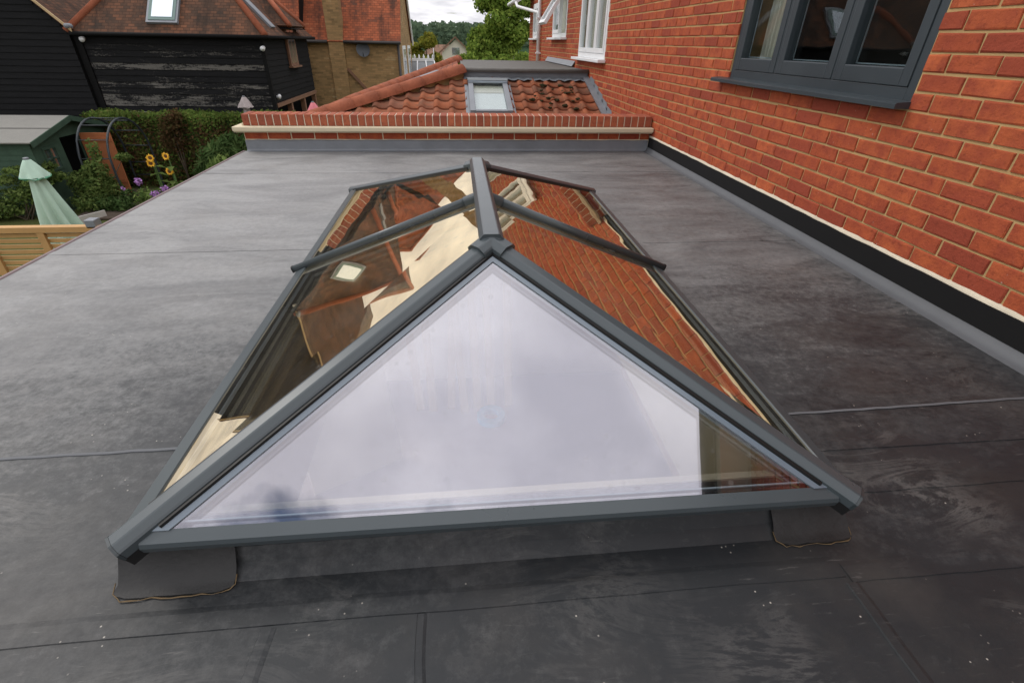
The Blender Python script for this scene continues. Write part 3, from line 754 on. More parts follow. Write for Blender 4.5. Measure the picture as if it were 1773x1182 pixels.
# pale lining boards inside the opening
for nm, a, b in (('lining_board', (HOLE[0] + .002, HOLE[2] + .002, -.34), (HOLE[0] + .02, HOLE[3] - .002, .126)), ('lining_board', (HOLE[1] - .02, HOLE[2] + .002, -.34), (HOLE[1] - .002, HOLE[3] - .002, .126)),
                 ('lining_board', (HOLE[0] + .021, HOLE[2] + .002, -.34), (HOLE[1] - .021, HOLE[2] + .02, .126)), ('lining_board', (HOLE[0] + .021, HOLE[3] - .02, -.34), (HOLE[1] - .021, HOLE[3] - .002, .126))):
    box(nm, a, b, 'cream_board', lan, .001)
# eaves beams (sloping face)
def eave(A, B, k_=1.0):
    d = (B - A).normalized()
    return sweep('eaves_beam', A + d * .05 + Vector((0, 0, -.012)), B - d * .05 + Vector((0, 0, -.012)), [(.000, -.014), (.005, .002), (.002, .012), (-.044 * k_, .012 + .025 * k_), (-.047 * k_, .009 + .025 * k_), (-.047 * k_, -.012), (-.04 * k_, -.014)], (0, 0, 1), 'anthracite', lan)
eave(FLc, FRc, .5); eave(FRc, BRc); eave(BRc, BLc); eave(BLc, FLc)
# hips and ridge
def roundcap(w, h, base):
    return [(-w, base), (-w, -.004)] + [(-w * math.cos(t) * .97, h * math.sin(t) ** .8) for t in [math.pi * (k + .5) / 12 for k in range(12)]] + [(w, -.004), (w, base)]
capP = [(-.031, -.022), (-.031, -.003), (-.028, .001), (-.016, .0105), (-.012, .012), (.012, .012), (.016, .0105), (.028, .001), (.031, -.003), (.031, -.022)]
rdgP = [(-.034, -.015), (-.034, .000), (-.031, .004), (-.023, .0135), (-.019, .015), (.019, .015), (.023, .0135), (.031, .004), (.034, .000), (.034, -.015)]
gasP = [(-.039, -.022), (-.039, -.005), (.039, -.005), (.039, -.022)]
def hip(A, B):
    d = (B - A).normalized(); A2 = A + d * .006; B2 = B - d * .01
    h_ = sweep('hip_cap', A2, B2, capP, (0, 0, 1), 'anthracite', lan)
    sweep('gasket', A2 + d * .075, B2 - d * .02, gasP, (0, 0, 1), 'gasket', h_)
    sweep('end_cap', A2 - d * .006, A2 - d * .0003, [(a * 1.03, b * 1.04) for a, b in capP], (0, 0, 1), 'anthracite_dark', h_)
    sweep('foot_block', A2 + d * .002 + Vector((0, 0, -.022)), A2 + d * .075 + Vector((0, 0, -.022)), [(-.03, -.028), (-.03, -.001), (.03, -.001), (.03, -.028)], (0, 0, 1), 'gasket', h_)
    return h_
for A, B in ((FLc, RF), (FRc, RF), (BLc, RB), (BRc, RB)): hip(A, B)
sweep('ridge_cap', RF + Vector((0, -.02, .012)), RB + Vector((0, .02, .012)), rdgP, (0, 0, 1), 'anthracite', lan)
# junction covers at both ridge ends
def cover(P, sgn, arms):
    bm = bmesh.new()
    o = None
    for q in arms:
        d = (q - P).normalized(); A = P - d * .012; B = P + d * .062
        A = A + Vector((0, 0, .008)); B = B + Vector((0, 0, .008))
        pr = [(a * 1.13, b * 1.13 + .0015) for a, b in capP]
        u = d.cross(Vector((0, 0, 1))).normalized(); v = u.cross(d)
        va = [bm.verts.new(A + u * a + v * b) for a, b in pr]; vb = [bm.verts.new(B + u * a + v * b) for a, b in pr]
        for i in range(len(pr)): j = (i + 1) % len(pr); bm.faces.new((va[i], va[j], vb[j], vb[i]))
        bm.faces.new(va); bm.faces.new(vb)
    return fin('ridge_boss', bm, 'anthracite', lan)
cover(RF, -1, (FLc, FRc)); cover(RB, 1, (BLc, BRc))
# intermediate glazing bars
BT = Vector((.082, 1.775, RZ - .004))
BLm, BRm = Vector((-.703, 2.009, EZ)), Vector((.872, 1.938, EZ))
barP = [(.012 * math.cos(t), .002 + .0115 * math.sin(t)) for t in [math.pi * k / 7 for k in range(8)]] + [(-.012, -.012), (.012, -.012)]
for E_ in (BLm, BRm):
    d = (BT - E_).normalized()
    b_ = sweep('glazing_bar', E_ - d * .016 + Vector((0, 0, .012)), BT - d * .03 + Vector((0, 0, .012)), barP, (0, 0, 1), 'anthracite', lan, True)
    sweep('bar_collar', BT - d * .075 + Vector((0, 0, .012)), BT - d * .028 + Vector((0, 0, .012)), [(a * 1.35, b * 1.25) for a, b in barP], (0, 0, 1), 'anthracite', b_)
    sweep('bar_foot', E_ - d * .021 + Vector((0, 0, .012)), E_ - d * .015 + Vector((0, 0, .012)), [(a * 1.1, b * 1.1) for a, b in barP], (0, 0, 1), 'gasket', b_)
# panes, spacers
def inset(poly, m_):
    poly = [Vector(p) for p in poly]; c = sum(poly, Vector()) / len(poly)
    n_ = (poly[1] - poly[0]).cross(poly[2] - poly[0]).normalized(); N = len(poly); out = []
    lines = []
    for i in range(N):
        a, b = poly[i], poly[(i + 1) % N]; d = (b - a).normalized(); w = n_.cross(d)
        if w.dot(c - a) < 0: w = -w
        lines.append((a + w * (m_[i] if isinstance(m_, (list, tuple)) else m_), d))
    for i in range(N):
        p1, d1 = lines[i - 1]; p2, d2 = lines[i]
        # intersect in plane
        r = p2 - p1; den = d1.cross(d2).dot(n_); t = r.cross(d2).dot(n_) / den
        out.append(p1 + d1 * t)
    return out
def pane(poly, m_, band):
    up_ = Vector((0, 0, .0005))
    q = inset(poly, m_)
    prism('pane', q, .024, 'lantern_glass', lan)
    # silver spacer bar round the sealed edge, seen through the glass
    q1 = inset(q, band[0]); q2 = inset(q, [band[0] + b for b in band[1]])
    n_ = (q[1] - q[0]).cross(q[2] - q[0]).normalized()
    if n_.z < 0: n_ = -n_
    N = len(q); vs = [p - n_ * .007 for p in q1] + [p - n_ * .007 for p in q2] + [p - n_ * .017 for p in q1] + [p - n_ * .017 for p in q2]
    fs = []
    for i in range(N):
        j = (i + 1) % N
        fs += [(i, j, N + j, N + i), (2 * N + i, 3 * N + i, 3 * N + j, 2 * N + j), (N + i, N + j, 3 * N + j, 3 * N + i)]
    mesh('spacer_strip', vs, fs, 'spacer', lan)
R2 = RF; hb = .004
pane([FLc, FRc, RF], [.018, .018, .018], (.02, [.003, .016, .016]))
pane([FRc, BRm, BT, RF], [.036, .004, .01, .018], (.03, [.003, .003, .003, .003]))
pane([BRm, BRc, RB, BT], [.036, .018, .01, .004], (.03, [.003, .003, .003, .003]))
pane([FLc, RF, BT, BLm], [.018, .01, .004, .036], (.03, [.003, .003, .003, .003]))
pane([BLm, BT, RB, BLc], [.004, .01, .018, .036], (.03, [.003, .003, .003, .003]))
pane([BLc, RB, BRc], [.018, .018, .036], (.03, [.003, .003, .003]))
# pale glazing trim lying on the front pane beside the hips
fq = inset([FLc, FRc, RF], [.022, .018, .018]); fn_ = (fq[1] - fq[0]).cross(fq[2] - fq[0]).normalized()
fi = inset(fq, [.0, .036, .036])
prism('glazing_trim', [p + fn_ * .0035 for p in (fq[0], fi[0], fi[2], fq[2])], .0032, 'flange', lan, fn_)
prism('glazing_trim', [p + fn_ * .0035 for p in (fi[1], fq[1], fq[2], fi[2])], .0032, 'flange', lan, fn_)
# corner patches
def patch(pts, mat, h):
    b = bmesh.new(); t = [b.verts.new((x, y, z_)) for x, y, z_ in pts]; b.faces.new(t)
    r = bmesh.ops.extrude_face_region(b, geom=list(b.faces)); 
    for v in r['geom']:
        if isinstance(v, bmesh.types.BMVert): v.co += Vector((0, -h, h))
    return fin('corner_patch', b, mat, lan)
def fold_patch(x0, x1, gl):
    """membrane patch dressed down the kerb front and out on to the roof"""
    vs = []; fs = []; prof = [(.642, .0035), (.656, .005), (.668, .011), (.682, .028), (.7035, .055), (.7045, .112)]
    n = 8
    for i in range(n + 1):
        x = x0 + (x1 - x0) * i / n
        for y, z_ in prof: vs.append((x + (random.uniform(-.003, .003)), y + random.uniform(-.002, .002) + (.010 if i in (0, n) and z_ < .005 else 0), z_ + .002))
    k = len(prof)
    for i in range(n):
        for j in range(k - 1): fs.append((i * k + j, (i + 1) * k + j, (i + 1) * k + j + 1, i * k + j + 1))
    p_ = mesh('corner_patch', vs, fs, 'membrane_clean', lan, True)
    tube('glue_line', [(x0 - .002, .672, .016), (x0 - .001, .654, .006), (x0 + .012, .645, .004)] + [(x0 + (x1 - x0) * q / 12, .6405 + random.uniform(-.004, .003), .0035) for q in range(1, 12)] + [(x1 - .006, .646, .004), (x1 + .002, .656, .006), (x1 + .002, .672, .016)], [random.uniform(.0003, .0019) for _ in range(17)], 'glue', p_, 5)
fold_patch(-.735, -.50, 1); fold_patch(.70, .885, 1)

# ================================================================== tiled lean-to beyond the parapet
til = thing('tiled_lean_to', 'lower hipped lean-to roof of mossy orange pantiles and lead beyond the parapet', 'lean-to')
SL = .28
def zs(y): return .50 + (y - 8.45) * SL
# deck below the tiles
T0, H0 = Vector((.08, 8.45, .47)), Vector((-2.45, 6.60, -.055))
mesh('roof_deck', [(2.04, 8.45, .44), (.08, 8.45, .44), (-2.0, 6.93, .0), (-2.0, 6.0, -.25), (2.04, 6.0, -.25), (2.04, 8.45, -2.9), (-2.0, 6.0, -2.9), (2.04, 6.0, -2.9)], [(0, 1, 2, 3, 4), (3, 6, 7, 4)], 'rust_wood', til)
def pan_mesh():
    w, L = .245, .36; vs = []; fs = []; nu = 10
    for j, (t, lift) in enumerate(((0, .030), (L, .004))):
        for layer in (0, -.014):
            for i in range(nu + 1):
                u = -w / 2 + w * i / nu; s_ = i / nu
                z_ = .028 * math.exp(-((s_ - .16) / .13) ** 2) - .010 * math.sin(math.pi * max(0, (s_ - .3) / .7)) + .014 * max(0, (s_ - .85) / .15)
                vs.append((u, t, z_ + lift + layer))
    a = nu + 1
    for i in range(nu):
        fs += [(i, i + 1, 2 * a + i + 1, 2 * a + i), (a + i, 3 * a + i, 3 * a + i + 1, a + i + 1), (i, a + i, a + i + 1, i + 1)]
    fs += [(0, 2 * a, 3 * a, a), (nu, a + nu, 3 * a + nu, 2 * a + nu)]
    me = bpy.data.meshes.new('pantile'); me.from_pydata(vs, [], fs); me.materials.append(M['pantile'])
    for p in list(me.polygons)[:nu * 3:3]: p.use_smooth = True
    return me
pm = pan_mesh()
ang = math.atan(SL)
rowsy = [8.40 - .265 * k - .265 for k in range(8)]
for r, yy in enumerate(rowsy):
    for c in range(22):
        x = 1.86 - c * .205
        hipx = .08 + (yy + .15 - 8.45) * (2.53 / 1.85)
        if x < hipx + .06 or x < -1.85: continue
        if .03 < x < .80 and 7.0 < yy + .1 < 8.16: continue
        if yy < 6.2: continue
        o = link('pantile', pm, None, til); o.location = (x + random.uniform(-.004, .004), yy, zs(yy) - .012); o.rotation_euler = (ang + random.uniform(-.012, .012), 0, random.uniform(-.012, .012))
for i in range(28):
    x, y = random.choice([(1.05 + random.random() * .75, random.uniform(7.25, 8.15))])
    bm = bmesh.new(); bmesh.ops.create_icosphere(bm, subdivisions=2, radius=random.uniform(.02, .045))
    for v in bm.verts: v.co.z *= .45; v.co *= random.uniform(.75, 1.2); v.co += Vector((x, y, zs(y) + .028))
    fin('moss_clump', bm, 'moss', til)
def half_tiles(name, A, B, r, n, mat):
    A, B = Vector(A), Vector(B); d = (B - A) / n
    for i in range(n):
        a = A + d * i; b = a + d * 1.06; dn = d.normalized(); u = dn.cross(Vector((0, 0, 1))).normalized(); v = u.cross(dn)
        vs = []; fs = []; N = 9
        for p, rr in ((a, r * 1.06), (b, r)):
            for rad in (rr, rr - .016):
                for k in range(N): t = math.pi * k / (N - 1); vs.append(p + u * math.cos(t) * rad + v * (math.sin(t) * rad - .02))
        for k in range(N - 1): fs += [(k, k + 1, 2 * N + k + 1, 2 * N + k), (N + k, 3 * N + k, 3 * N + k + 1, N + k + 1), (k, N + k, N + k + 1, k + 1), (2 * N + k, 2 * N + k + 1, 3 * N + k + 1, 3 * N + k)]
        mesh(name, vs, fs, mat, til, True)
half_tiles('hip_tile', (.10, 8.47, .60), (-2.0, 6.93, .075), .105, 7, 'hip_tile')
prism('hip_bedding', [(.13, 8.47, .60), (-1.98, 6.93, .075), (-1.98, 6.93, -.1), (.13, 8.47, .36)], .03, 'mortar', til, Vector((.59, -.81, 0)))
# left slope and its far hip
roofpoly('left_slope', [(.06, 8.47, .575), (-2.0, 6.93, .0), (-2.0, 7.45, .0), (-1.55, 8.3, .12), (-.7, 10.6, .36), (.05, 12.2, .575)], 'red_tiles', til, .05, (0, 1, 0))
half_tiles('hip_tile', (.06, 12.1, .63), (-.72, 10.5, .40), .11, 6, 'hip_tile'); half_tiles('hip_tile', (-.72, 10.5, .40), (-1.6, 8.15, .165), .11, 8, 'hip_tile')
half_tiles('hip_tile', (-1.6, 8.15, .165), (-2.0, 7.45, .05), .10, 2, 'hip_tile')
for a, b in (((-.18, 9.2, .545), (-.95, 8.35, .335)), ((-.30, 9.6, .52), (-1.0, 8.8, .325))): sweep('roof_window_edge', a, b, [(-.03, -.02), (-.03, .03), (.03, .03), (.03, -.02)], (0, 0, 1), 'lead', til)
# roof window in the tiles
rw = bpy.data.objects.new('roof_window', None); COL.objects.link(rw); rw.parent = til
mt = Matrix.Translation((.46, 8.12, zs(8.12) + .03)) @ Matrix.Scale(.88, 4, (1, 0, 0)) @ Matrix.Rotation(ang, 4, 'X')
L = 1.06
def rbox(nm, a, b, mat, bv=.004): return box(nm, a, b, mat, rw, bv, mt)
rbox('flashing', (-.385, -L - .1, -.035), (.385, .05, -.005), 'lead')
rbox('side_rail', (-.325, -L, -.004), (-.245, 0, .055), 'lead'); rbox('side_rail', (.245, -L, -.004), (.325, 0, .055), 'lead')
rbox('top_hood', (-.335, -.075, .002), (.335, .035, .085), 'anthracite'); rbox('hood_edge', (-.325, -.092, .05), (.325, -.077, .078), 'spacer')
rbox('bottom_rail', (-.244, -L, -.003), (.244, -L + .05, .05), 'lead')
rbox('inner_frame', (-.243, -.34, .0), (.243, -.076, .012), 'far_wall')
rbox('glass_pane', (-.243, -L + .052, .015), (.243, -.078, .028), 'glass')
rbox('blind', (-.243, -L + .052, -.003), (.243, -.345, .004), 'white_upvc')
# lead upstand, flat felt roof
vs = []; fs = []; n = 40
for i in range(n + 1):
    x = .12 + (2.035 - .12) * i / n; w_ = .012 * math.sin(i * 1.92)
    for y, z_ in ((8.30, zs(8.30) + .035 + w_), (8.42, zs(8.42) + .03 + w_ * .5), (8.445, .49), (8.45, .60)): vs.append((x, y + random.uniform(-.003, .003), z_))
for i in range(n):
    for k in range(3): fs.append((i * 4 + k, (i + 1) * 4 + k, (i + 1) * 4 + k + 1, i * 4 + k + 1))
mesh('lead_flashing', vs, fs, 'lead', til, True)
bm = bmesh.new(); abox(bm, (.10, 8.41, .585), (2.044, 12.6, .625)); fin('felt_roof', bm, 'felt_grey', til, False, .01)
tube('felt_edge', [(.10, 8.42, .617), (2.04, 8.42, .617)], .024, 'felt_grey', til, 10)
box('flat_roof_wall', (.16, 8.46, GZ), (2.04, 12.5, .58), 'stock', til)
# lead gutter and stepped flashing at the house wall
prism('wall_gutter', [(1.96, 8.42, zs(8.42) + .05), (2.046, 8.42, zs(8.42) + .055), (2.046, 6.2, zs(6.2) + .055), (1.96, 6.2, zs(6.2) + .05)], .02, 'lead', til)
for k in range(14):
    zb = Z0 + CH * k - .005
    yb = 8.45 + (zb - .50 - .0) / SL
    if yb < 6.0 or yb > 8.5: continue
    mesh('soaker', [(XW - .006, yb - .30, zs(yb - .30) + .03), (XW - .006, yb + .10, zs(yb + .10) + .03), (XW - .006, yb + .02, zb + .115), (XW - .006, yb - .20, zb + .075),
                    (XW - .001, yb - .30, zs(yb - .30) + .03), (XW - .001, yb + .10, zs(yb + .10) + .03), (XW - .001, yb + .02, zb + .115), (XW - .001, yb - .20, zb + .075)],
         [(0, 1, 2, 3), (7, 6, 5, 4), (0, 4, 5, 1), (1, 5, 6, 2), (2, 6, 7, 3), (3, 7, 4, 0)], 'lead', til)
prism('upper_flashing', [(1.99, 9.5, .640), (2.046, 9.5, .72), (2.046, 12.4, .72), (1.99, 12.4, .640)], .012, 'lead', til)

# ================================================================== black weatherboarded barns
def lap_boards(parent, A, B, z0, z1, h, mat, nrm, clip=None, lip=.022):
    """horizontal lapped boards between plan points A and B"""
    A, B, nrm = Vector(A), Vector(B), Vector(nrm).normalized(); z = z0
    while z < z1 - .02:
        zt = min(z + h, z1); a, b = A, B
        if clip: 
            r = clip(z, zt)
            if r is None: z += h; continue
            a, b = A.lerp(B, r[0]), A.lerp(B, r[1])
        j = random.uniform(0, .004)
        up_, out = Vector((0, 0, 1)), nrm
        vs = [a + up_ * z + out * (lip + j), b + up_ * z + out * (lip + j), b + up_ * (zt + .012) + out * .004, a + up_ * (zt + .012) + out * .004,
              a + up_ * z, b + up_ * z, b + up_ * (zt + .012) - out * .01, a + up_ * (zt + .012) - out * .01]
        mesh('weatherboard', vs, [(0, 1, 2, 3), (7, 6, 5, 4), (0, 4, 5, 1), (1, 5, 6, 2), (2, 6, 7, 3), (3, 7, 4, 0)], mat, parent)
        z += h
bA = thing('gabled_barn', 'plain black weatherboarded gable barn left of the flaking barn', 'barn')
GX0, GX1, GE, GY = -16.6, -10.47, 1.16, 16.86
apx = (GX0 + GX1) / 2; apz = GE + (GX1 - apx) * 1.0
def gclip(z, zt):
    if zt <= GE: return (0, 1)
    t = (zt - GE) / (apz - GE) * .5
    return None if t > .49 else (t, 1 - t)
mesh('wall', [(GX0, GY, GZ), (GX1, GY, GZ), (GX1, GY, GE), (apx, GY, apz), (GX0, GY, GE), (GX0, 26, GZ), (GX1, 26, GZ), (GX1, 26, GE), (apx, 26, apz), (GX0, 26, GE)], [(0, 1, 2, 3, 4), (9, 8, 7, 6, 5), (1, 6, 7, 2), (0, 4, 9, 5)], 'black_paint', bA)
lap_boards(bA, (GX0, GY, 0), (GX1, GY, 0), -1.4, apz - .1, .158, 'boards', (0, -1, 0), gclip)
for sx in (-1, 1):
    ex = apx + sx * ((GX1 - GX0) / 2 + .18); ez = apz - ((GX1 - GX0) / 2 + .18)
    roofpoly('roof_slope', [(ex, GY - .14, ez + .09), (ex, 26, ez + .09), (apx, 26, apz + .09), (apx, GY - .14, apz + .09)], 'plain_tiles', bA, .07, (0, 1, 0))
    prism('bargeboard', [(ex, GY - .15, ez + .10), (apx, GY - .15, apz + .10), (apx, GY - .15, apz + .02), (ex, GY - .15, ez + .02)], .03, 'timber', bA, Vector((0, -1, 0)))
tube('corner_gutter', [(GX1 + .12, GY - .2, GE - .02), (GX1 + .12, 18.5, GE - .02)], .06, 'lead', bA)

bB = thing('hipped_barn', 'hipped black barn with flaking weatherboards and brown tiled roof behind the hedge', 'barn')
BX0, BX1, BY0, BY1, BE = -10.43, -5.5, 17.0, 22.0, 1.0
mesh('wall', [(BX0, BY0, GZ), (BX1, BY0, GZ), (BX1, BY0, BE), (BX0, BY0, BE), (BX1, BY1, -.75), (BX1, BY1, BE), (BX1, BY0, -.75)], [(0, 1, 2, 3), (6, 4, 5, 2)], 'black_paint', bB)
lap_boards(bB, (BX0 + .16, BY0, 0), (BX1 - .06, BY0, 0), -1.30, BE - .02, .158, 'boards_worn', (0, -1, 0))
lap_boards(bB, (BX1, BY0 + .06, 0), (BX1, BY1, 0), -.72, BE - .02, .158, 'boards', (1, 0, 0))
box('corner_post', (BX0 - .02, BY0 - .06, GZ), (BX0 + .155, BY0 - .001, BE), 'black_paint', bB); box('corner_post', (BX1 - .055, BY0 - .05, GZ), (BX1 + .05, BY0 + .055, BE), 'black_paint', bB)
box('lintel', (BX1 - .1, BY0 + .1, -.86), (BX1 + .06, BY1, -.76), 'rust_wood', bB)
for y in (18.6, 20.2, 21.8): box('post', (BX1 - .12, y, GZ), (BX1 + .03, y + .15, -.87), 'rust_wood', bB)
box('cart_bay_back', (BX1 - 2.2, BY0 + .1, GZ), (BX1 - 2.1, BY1, -.8), 'black_paint', bB)
for xa in (-9.95, -6.9): 
    box('stable_hatch', (xa, BY0 - .05, -1.7), (xa + .9, BY0 - .024, -1.02), 'rust_wood', bB); box('hatch_head', (xa - .05, BY0 - .07, -1.02), (xa + .95, BY0 - .023, -.98), 'concrete', bB)
PT = 1.08; ov = .2
hx0, hx1, hy0, hy1, he = BX0 - .05, BX1 + ov, BY0 - ov, BY1 + ov, BE + .02
hw = (hx1 - hx0) / 2; ra, rb_ = (hx0 + hw, hy0 + hw, he + hw * PT), (hx0 + hw, max(hy0 + hw + .02, hy1 - hw), he + hw * PT)
roofpoly('roof_slope', [(hx0, hy0, he), (hx1, hy0, he), ra], 'plain_tiles', bB, .07, (1, 0, 0))
roofpoly('roof_slope', [(hx1, hy0, he), (hx1, hy1, he), rb_, ra], 'plain_tiles', bB, .07, (0, 1, 0))
roofpoly('roof_slope', [(hx0, hy1, he), (hx0, hy0, he), ra, rb_], 'plain_tiles', bB, .07, (0, 1, 0))
def hipline(parent, A, B, r=.09, mat='hip_tile'):
    return tube('hip_tiles', [A, B], r, mat, parent, 10)
hipline(bB, (hx0, hy0, he), ra); hipline(bB, (hx1, hy0, he), ra)
tube('gutter', [(hx0 + .1, hy0 - .05, he - .05), (hx1 + .05, hy0 - .05, he - .05)], .05, 'black_paint', bB); tube('gutter', [(hx1 + .05, hy0 - .05, he - .05), (hx1 + .05, hy1, he - .05)], .05, 'black_paint', bB)
def lamp(x, y, z): tube('flood_lamp', [(x, y, z), (x, y - .12, z - .03)], [.05, .07], 'white_upvc', bB)
lamp(BX1 + .05, BY0 - .08, .72); lamp(BX1 + .10, BY0 + .3, -.55); lamp(BX0 + .25, BY0 - .06, .86)
# roof window on the front slope
def slope_box(parent, nm, cx, cy0, u0, u1, v0, v1, th, mat, base=(0, 0)):
    s_ = math.sqrt(1 + PT * PT); n_ = Vector((0, -PT / s_, 1 / s_)); up_ = Vector((0, 1 / s_, PT / s_)); o_ = Vector((cx, hy0, he))
    pts = [o_ + Vector((u0, 0, 0)) + up_ * v0, o_ + Vector((u1, 0, 0)) + up_ * v0, o_ + Vector((u1, 0, 0)) + up_ * v1, o_ + Vector((u0, 0, 0)) + up_ * v1]
    return prism(nm, [p + n_ * th for p in pts], th + .02, mat, parent, n_)
vx = bpy.data.objects.new('roof_window', None); COL.objects.link(vx); vx.parent = bB
slope_box(vx, 'frame', -8.02, 0, -.42, .40, .28, 1.42, .07, 'lead'); slope_box(vx, 'sash', -8.02, 0, -.36, .34, .35, 1.35, .085, 'sash_teal'); slope_box(vx, 'glass_pane', -8.02, 0, -.28, .26, .44, 1.27, .092, 'sky_glass')
# roof window edge-on over the cart bay slope, and the small hipped dormer with its brown window
s_ = math.sqrt(1 + PT * PT)
for k in (0,):
    n_ = Vector((PT / s_, 0, 1 / s_)); up_ = Vector((-1 / s_, 0, PT / s_)); o_ = Vector((hx1, 0, he))
    pts = [o_ + Vector((0, 17.95, 0)) + up_ * .25, o_ + Vector((0, 18.35, 0)) + up_ * .25, o_ + Vector((0, 18.35, 0)) + up_ * 1.5, o_ + Vector((0, 17.95, 0)) + up_ * 1.5]
    prism('roof_light', [p + n_ * .06 for p in pts], .07, 'lead', bB, n_)
dm = bpy.data.objects.new('dormer', None); COL.objects.link(dm); dm.parent = bB
dy0, dy1, dx_f, dz = 19.0, 20.6, BX1 + .06, 1.30
box('dormer_wall', (BX1 - 1.2, dy0 + .1, .95), (BX1 + .02, dy1 - .1, dz), 'boards', dm)
box('window_frame', (BX1 + .02, 19.2, .17), (BX1 + .10, 20.1, 1.24), 'rust_wood', dm, .006); box('window_glass', (BX1 + .085, 19.3, .25), (BX1 + .104, 19.62, 1.18), 'sky_glass', dm); box('window_glass', (BX1 + .085, 19.68, .25), (BX1 + .104, 20.0, 1.18), 'sky_glass', dm)
box('window_sill', (BX1 + .03, 19.1, .12), (BX1 + .17, 20.2, .168), 'rust_wood', dm)
ex = dx_f + .28; rdg = (dy0 + dy1) / 2; rz = dz + .9
roofpoly('dormer_slope', [(ex, dy0 - .1, dz), (ex, dy1 + .1, dz), (ex - .85, rdg, rz)], 'plain_tiles', dm, .06, (0, 1, 0))
roofpoly('dormer_slope', [(ex - 2.3, dy0 - .1, dz), (ex, dy0 - .1, dz), (ex - .85, rdg, rz), (ex - 2.3, rdg, rz)], 'plain_tiles', dm, .06, (1, 0, 0))
roofpoly('dormer_slope', [(ex, dy1 + .1, dz), (ex - 2.3, dy1 + .1, dz), (ex - 2.3, rdg, rz), (ex - .85, rdg, rz)], 'plain_tiles', dm, .06, (1, 0, 0))
box('dormer_eave', (ex - .3, dy0 - .1, dz - .09), (ex + .02, dy1 + .1, dz - .062), 'black_paint', dm)
hipline(dm, (ex, dy0 - .1, dz), (ex - .85, rdg, rz), .08); hipline(dm, (ex, dy1 + .1, dz), (ex - .85, rdg, rz), .08)

bC = thing('tall_barn', 'taller tiled barn roof rising behind the hipped black barn', 'barn')
tx0, tx1, ty0, ty1, te, tr_ = -10.6, -6.1, 23.6, 28.0, 1.3, 4.3
ry_ = 25.6
mesh('wall', [(tx0, ty0 + .1, GZ), (tx1, ty0 + .1, GZ), (tx1, ty0 + .1, te), (tx0, ty0 + .1, te), (tx1, ty1, GZ), (tx1, ty1, te), (tx1, ry_, tr_ - .05)], [(0, 1, 2, 3), (1, 4, 5, 6, 2)], 'black_paint', bC)
roofpoly('roof_slope', [(tx0, ty0, te), (tx1, ty0, te), (tx1, ry_, tr_), (tx0 + 1.7, ry_, tr_)], 'red_tiles', bC, .07, (1, 0, 0))
roofpoly('roof_slope', [(tx0, ty1, te), (tx0, ty0, te), (tx0 + 1.7, ry_, tr_)], 'red_tiles', bC, .07, (0, 1, 0))
roofpoly('roof_slope', [(tx1, ty1, te), (tx0, ty1, te), (tx0 + 1.7, ry_, tr_), (tx1, ry_, tr_)], 'red_tiles', bC, .07, (1, 0, 0))
hipline(bC, (tx0, ty0, te), (tx0 + 1.7, ry_, tr_)); hipline(bC, (tx0 + 1.7, ry_, tr_ + .02), (tx1, ry_, tr_ + .02))

# ================================================================== stock brick house
sb = thing('stock_brick_house', 'yellow stock brick house with mottled red tiled roof and chimney breast', 'house')
SX0, SX1, SY, SE, SR = -7.8, -2.27, 24.0, .88, 4.45
roofpoly('front_wall', [(SX0, SY, GZ), (SX1, SY, GZ), (SX1, SY, SE), (SX0, SY, SE)], 'stock', sb, .2, (1, 0, 0))
roofpoly('gable_wall', [(SX1 + .001, SY + .01, GZ), (SX1 + .001, 30, GZ), (SX1 + .001, 30, SE), (SX1 + .001, 27, SR - .1), (SX1 + .001, SY + .01, SE)], 'stock', sb, .2, (0, 1, 0))
roofpoly('roof_slope', [(SX0, SY - .15, SE), (SX1 + .06, SY - .15, SE), (SX1 + .06, 27, SR), (SX0, 27, SR)], 'red_tiles', sb, .08, (1, 0, 0))
roofpoly('roof_slope', [(SX1 + .06, 30.15, SE), (SX0, 30.15, SE), (SX0, 27, SR), (SX1 + .06, 27, SR)], 'red_tiles', sb, .08, (1, 0, 0))
sweep('bargeboard', (SX1 + .10, 30.2, SE - .08), (SX1 + .10, 27, SR), [(-.03, -.12), (-.03, .12), (.03, .12), (.03, -.12)], (0, 0, 1), 'white_upvc', sb)
ch = roofpoly('chimney', [(-5.12, SY - .12, GZ), (-4.52, SY - .12, GZ), (-4.52, SY - .12, 5.9), (-5.12, SY - .12, 5.9)], 'stock', sb, .6, (1, 0, 0))
sweep('brick_offset', (-4.50, SY - .03, -.10), (-3.75, SY - .03, -.95), [(-.06, -.05), (-.06, .05), (.06, .05), (.06, -.05)], (0, 0, 1), 'rust_wood', sb)
tube('gutter', [(SX0, SY - .22, SE - .02), (-5.14, SY - .22, SE - .02)], .06, 'gutter_dark', sb); tube('gutter', [(-4.50, SY - .22, SE - .02), (SX1 + .06, SY - .22, SE - .02)], .06, 'gutter_dark', sb)
tube('downpipe', [(SX1 - .06, SY - .10, SE - .05), (SX1 - .06, SY - .10, GZ)], .05, 'gutter_dark', sb)
for y0_ in (25.0, 27.6): 
    w = box('window', (SX1 - .05, y0_, -.9), (SX1 + .03, y0_ + 1.4, .75), 'white_upvc', sb, .01); box('window_pane', (SX1 + .02, y0_ + .12, -.75), (SX1 + .036, y0_ + 1.28, .62), 'sky_glass', w)
ds = thing('satellite_dish', 'round dark grey satellite dish on the stock brick wall under the gutter', 'satellite dish')
vs = [(0, 0, 0)]; fs = []
for r in (1, 2, 3):
    for k in range(20):
        t = 2 * math.pi * k / 20; vs.append((.27 * r / 3 * math.cos(t), -.07 * (r / 3) ** 2, .27 * r / 3 * math.sin(t)))
for k in range(20): fs.append((0, 1 + k, 1 + (k + 1) % 20))
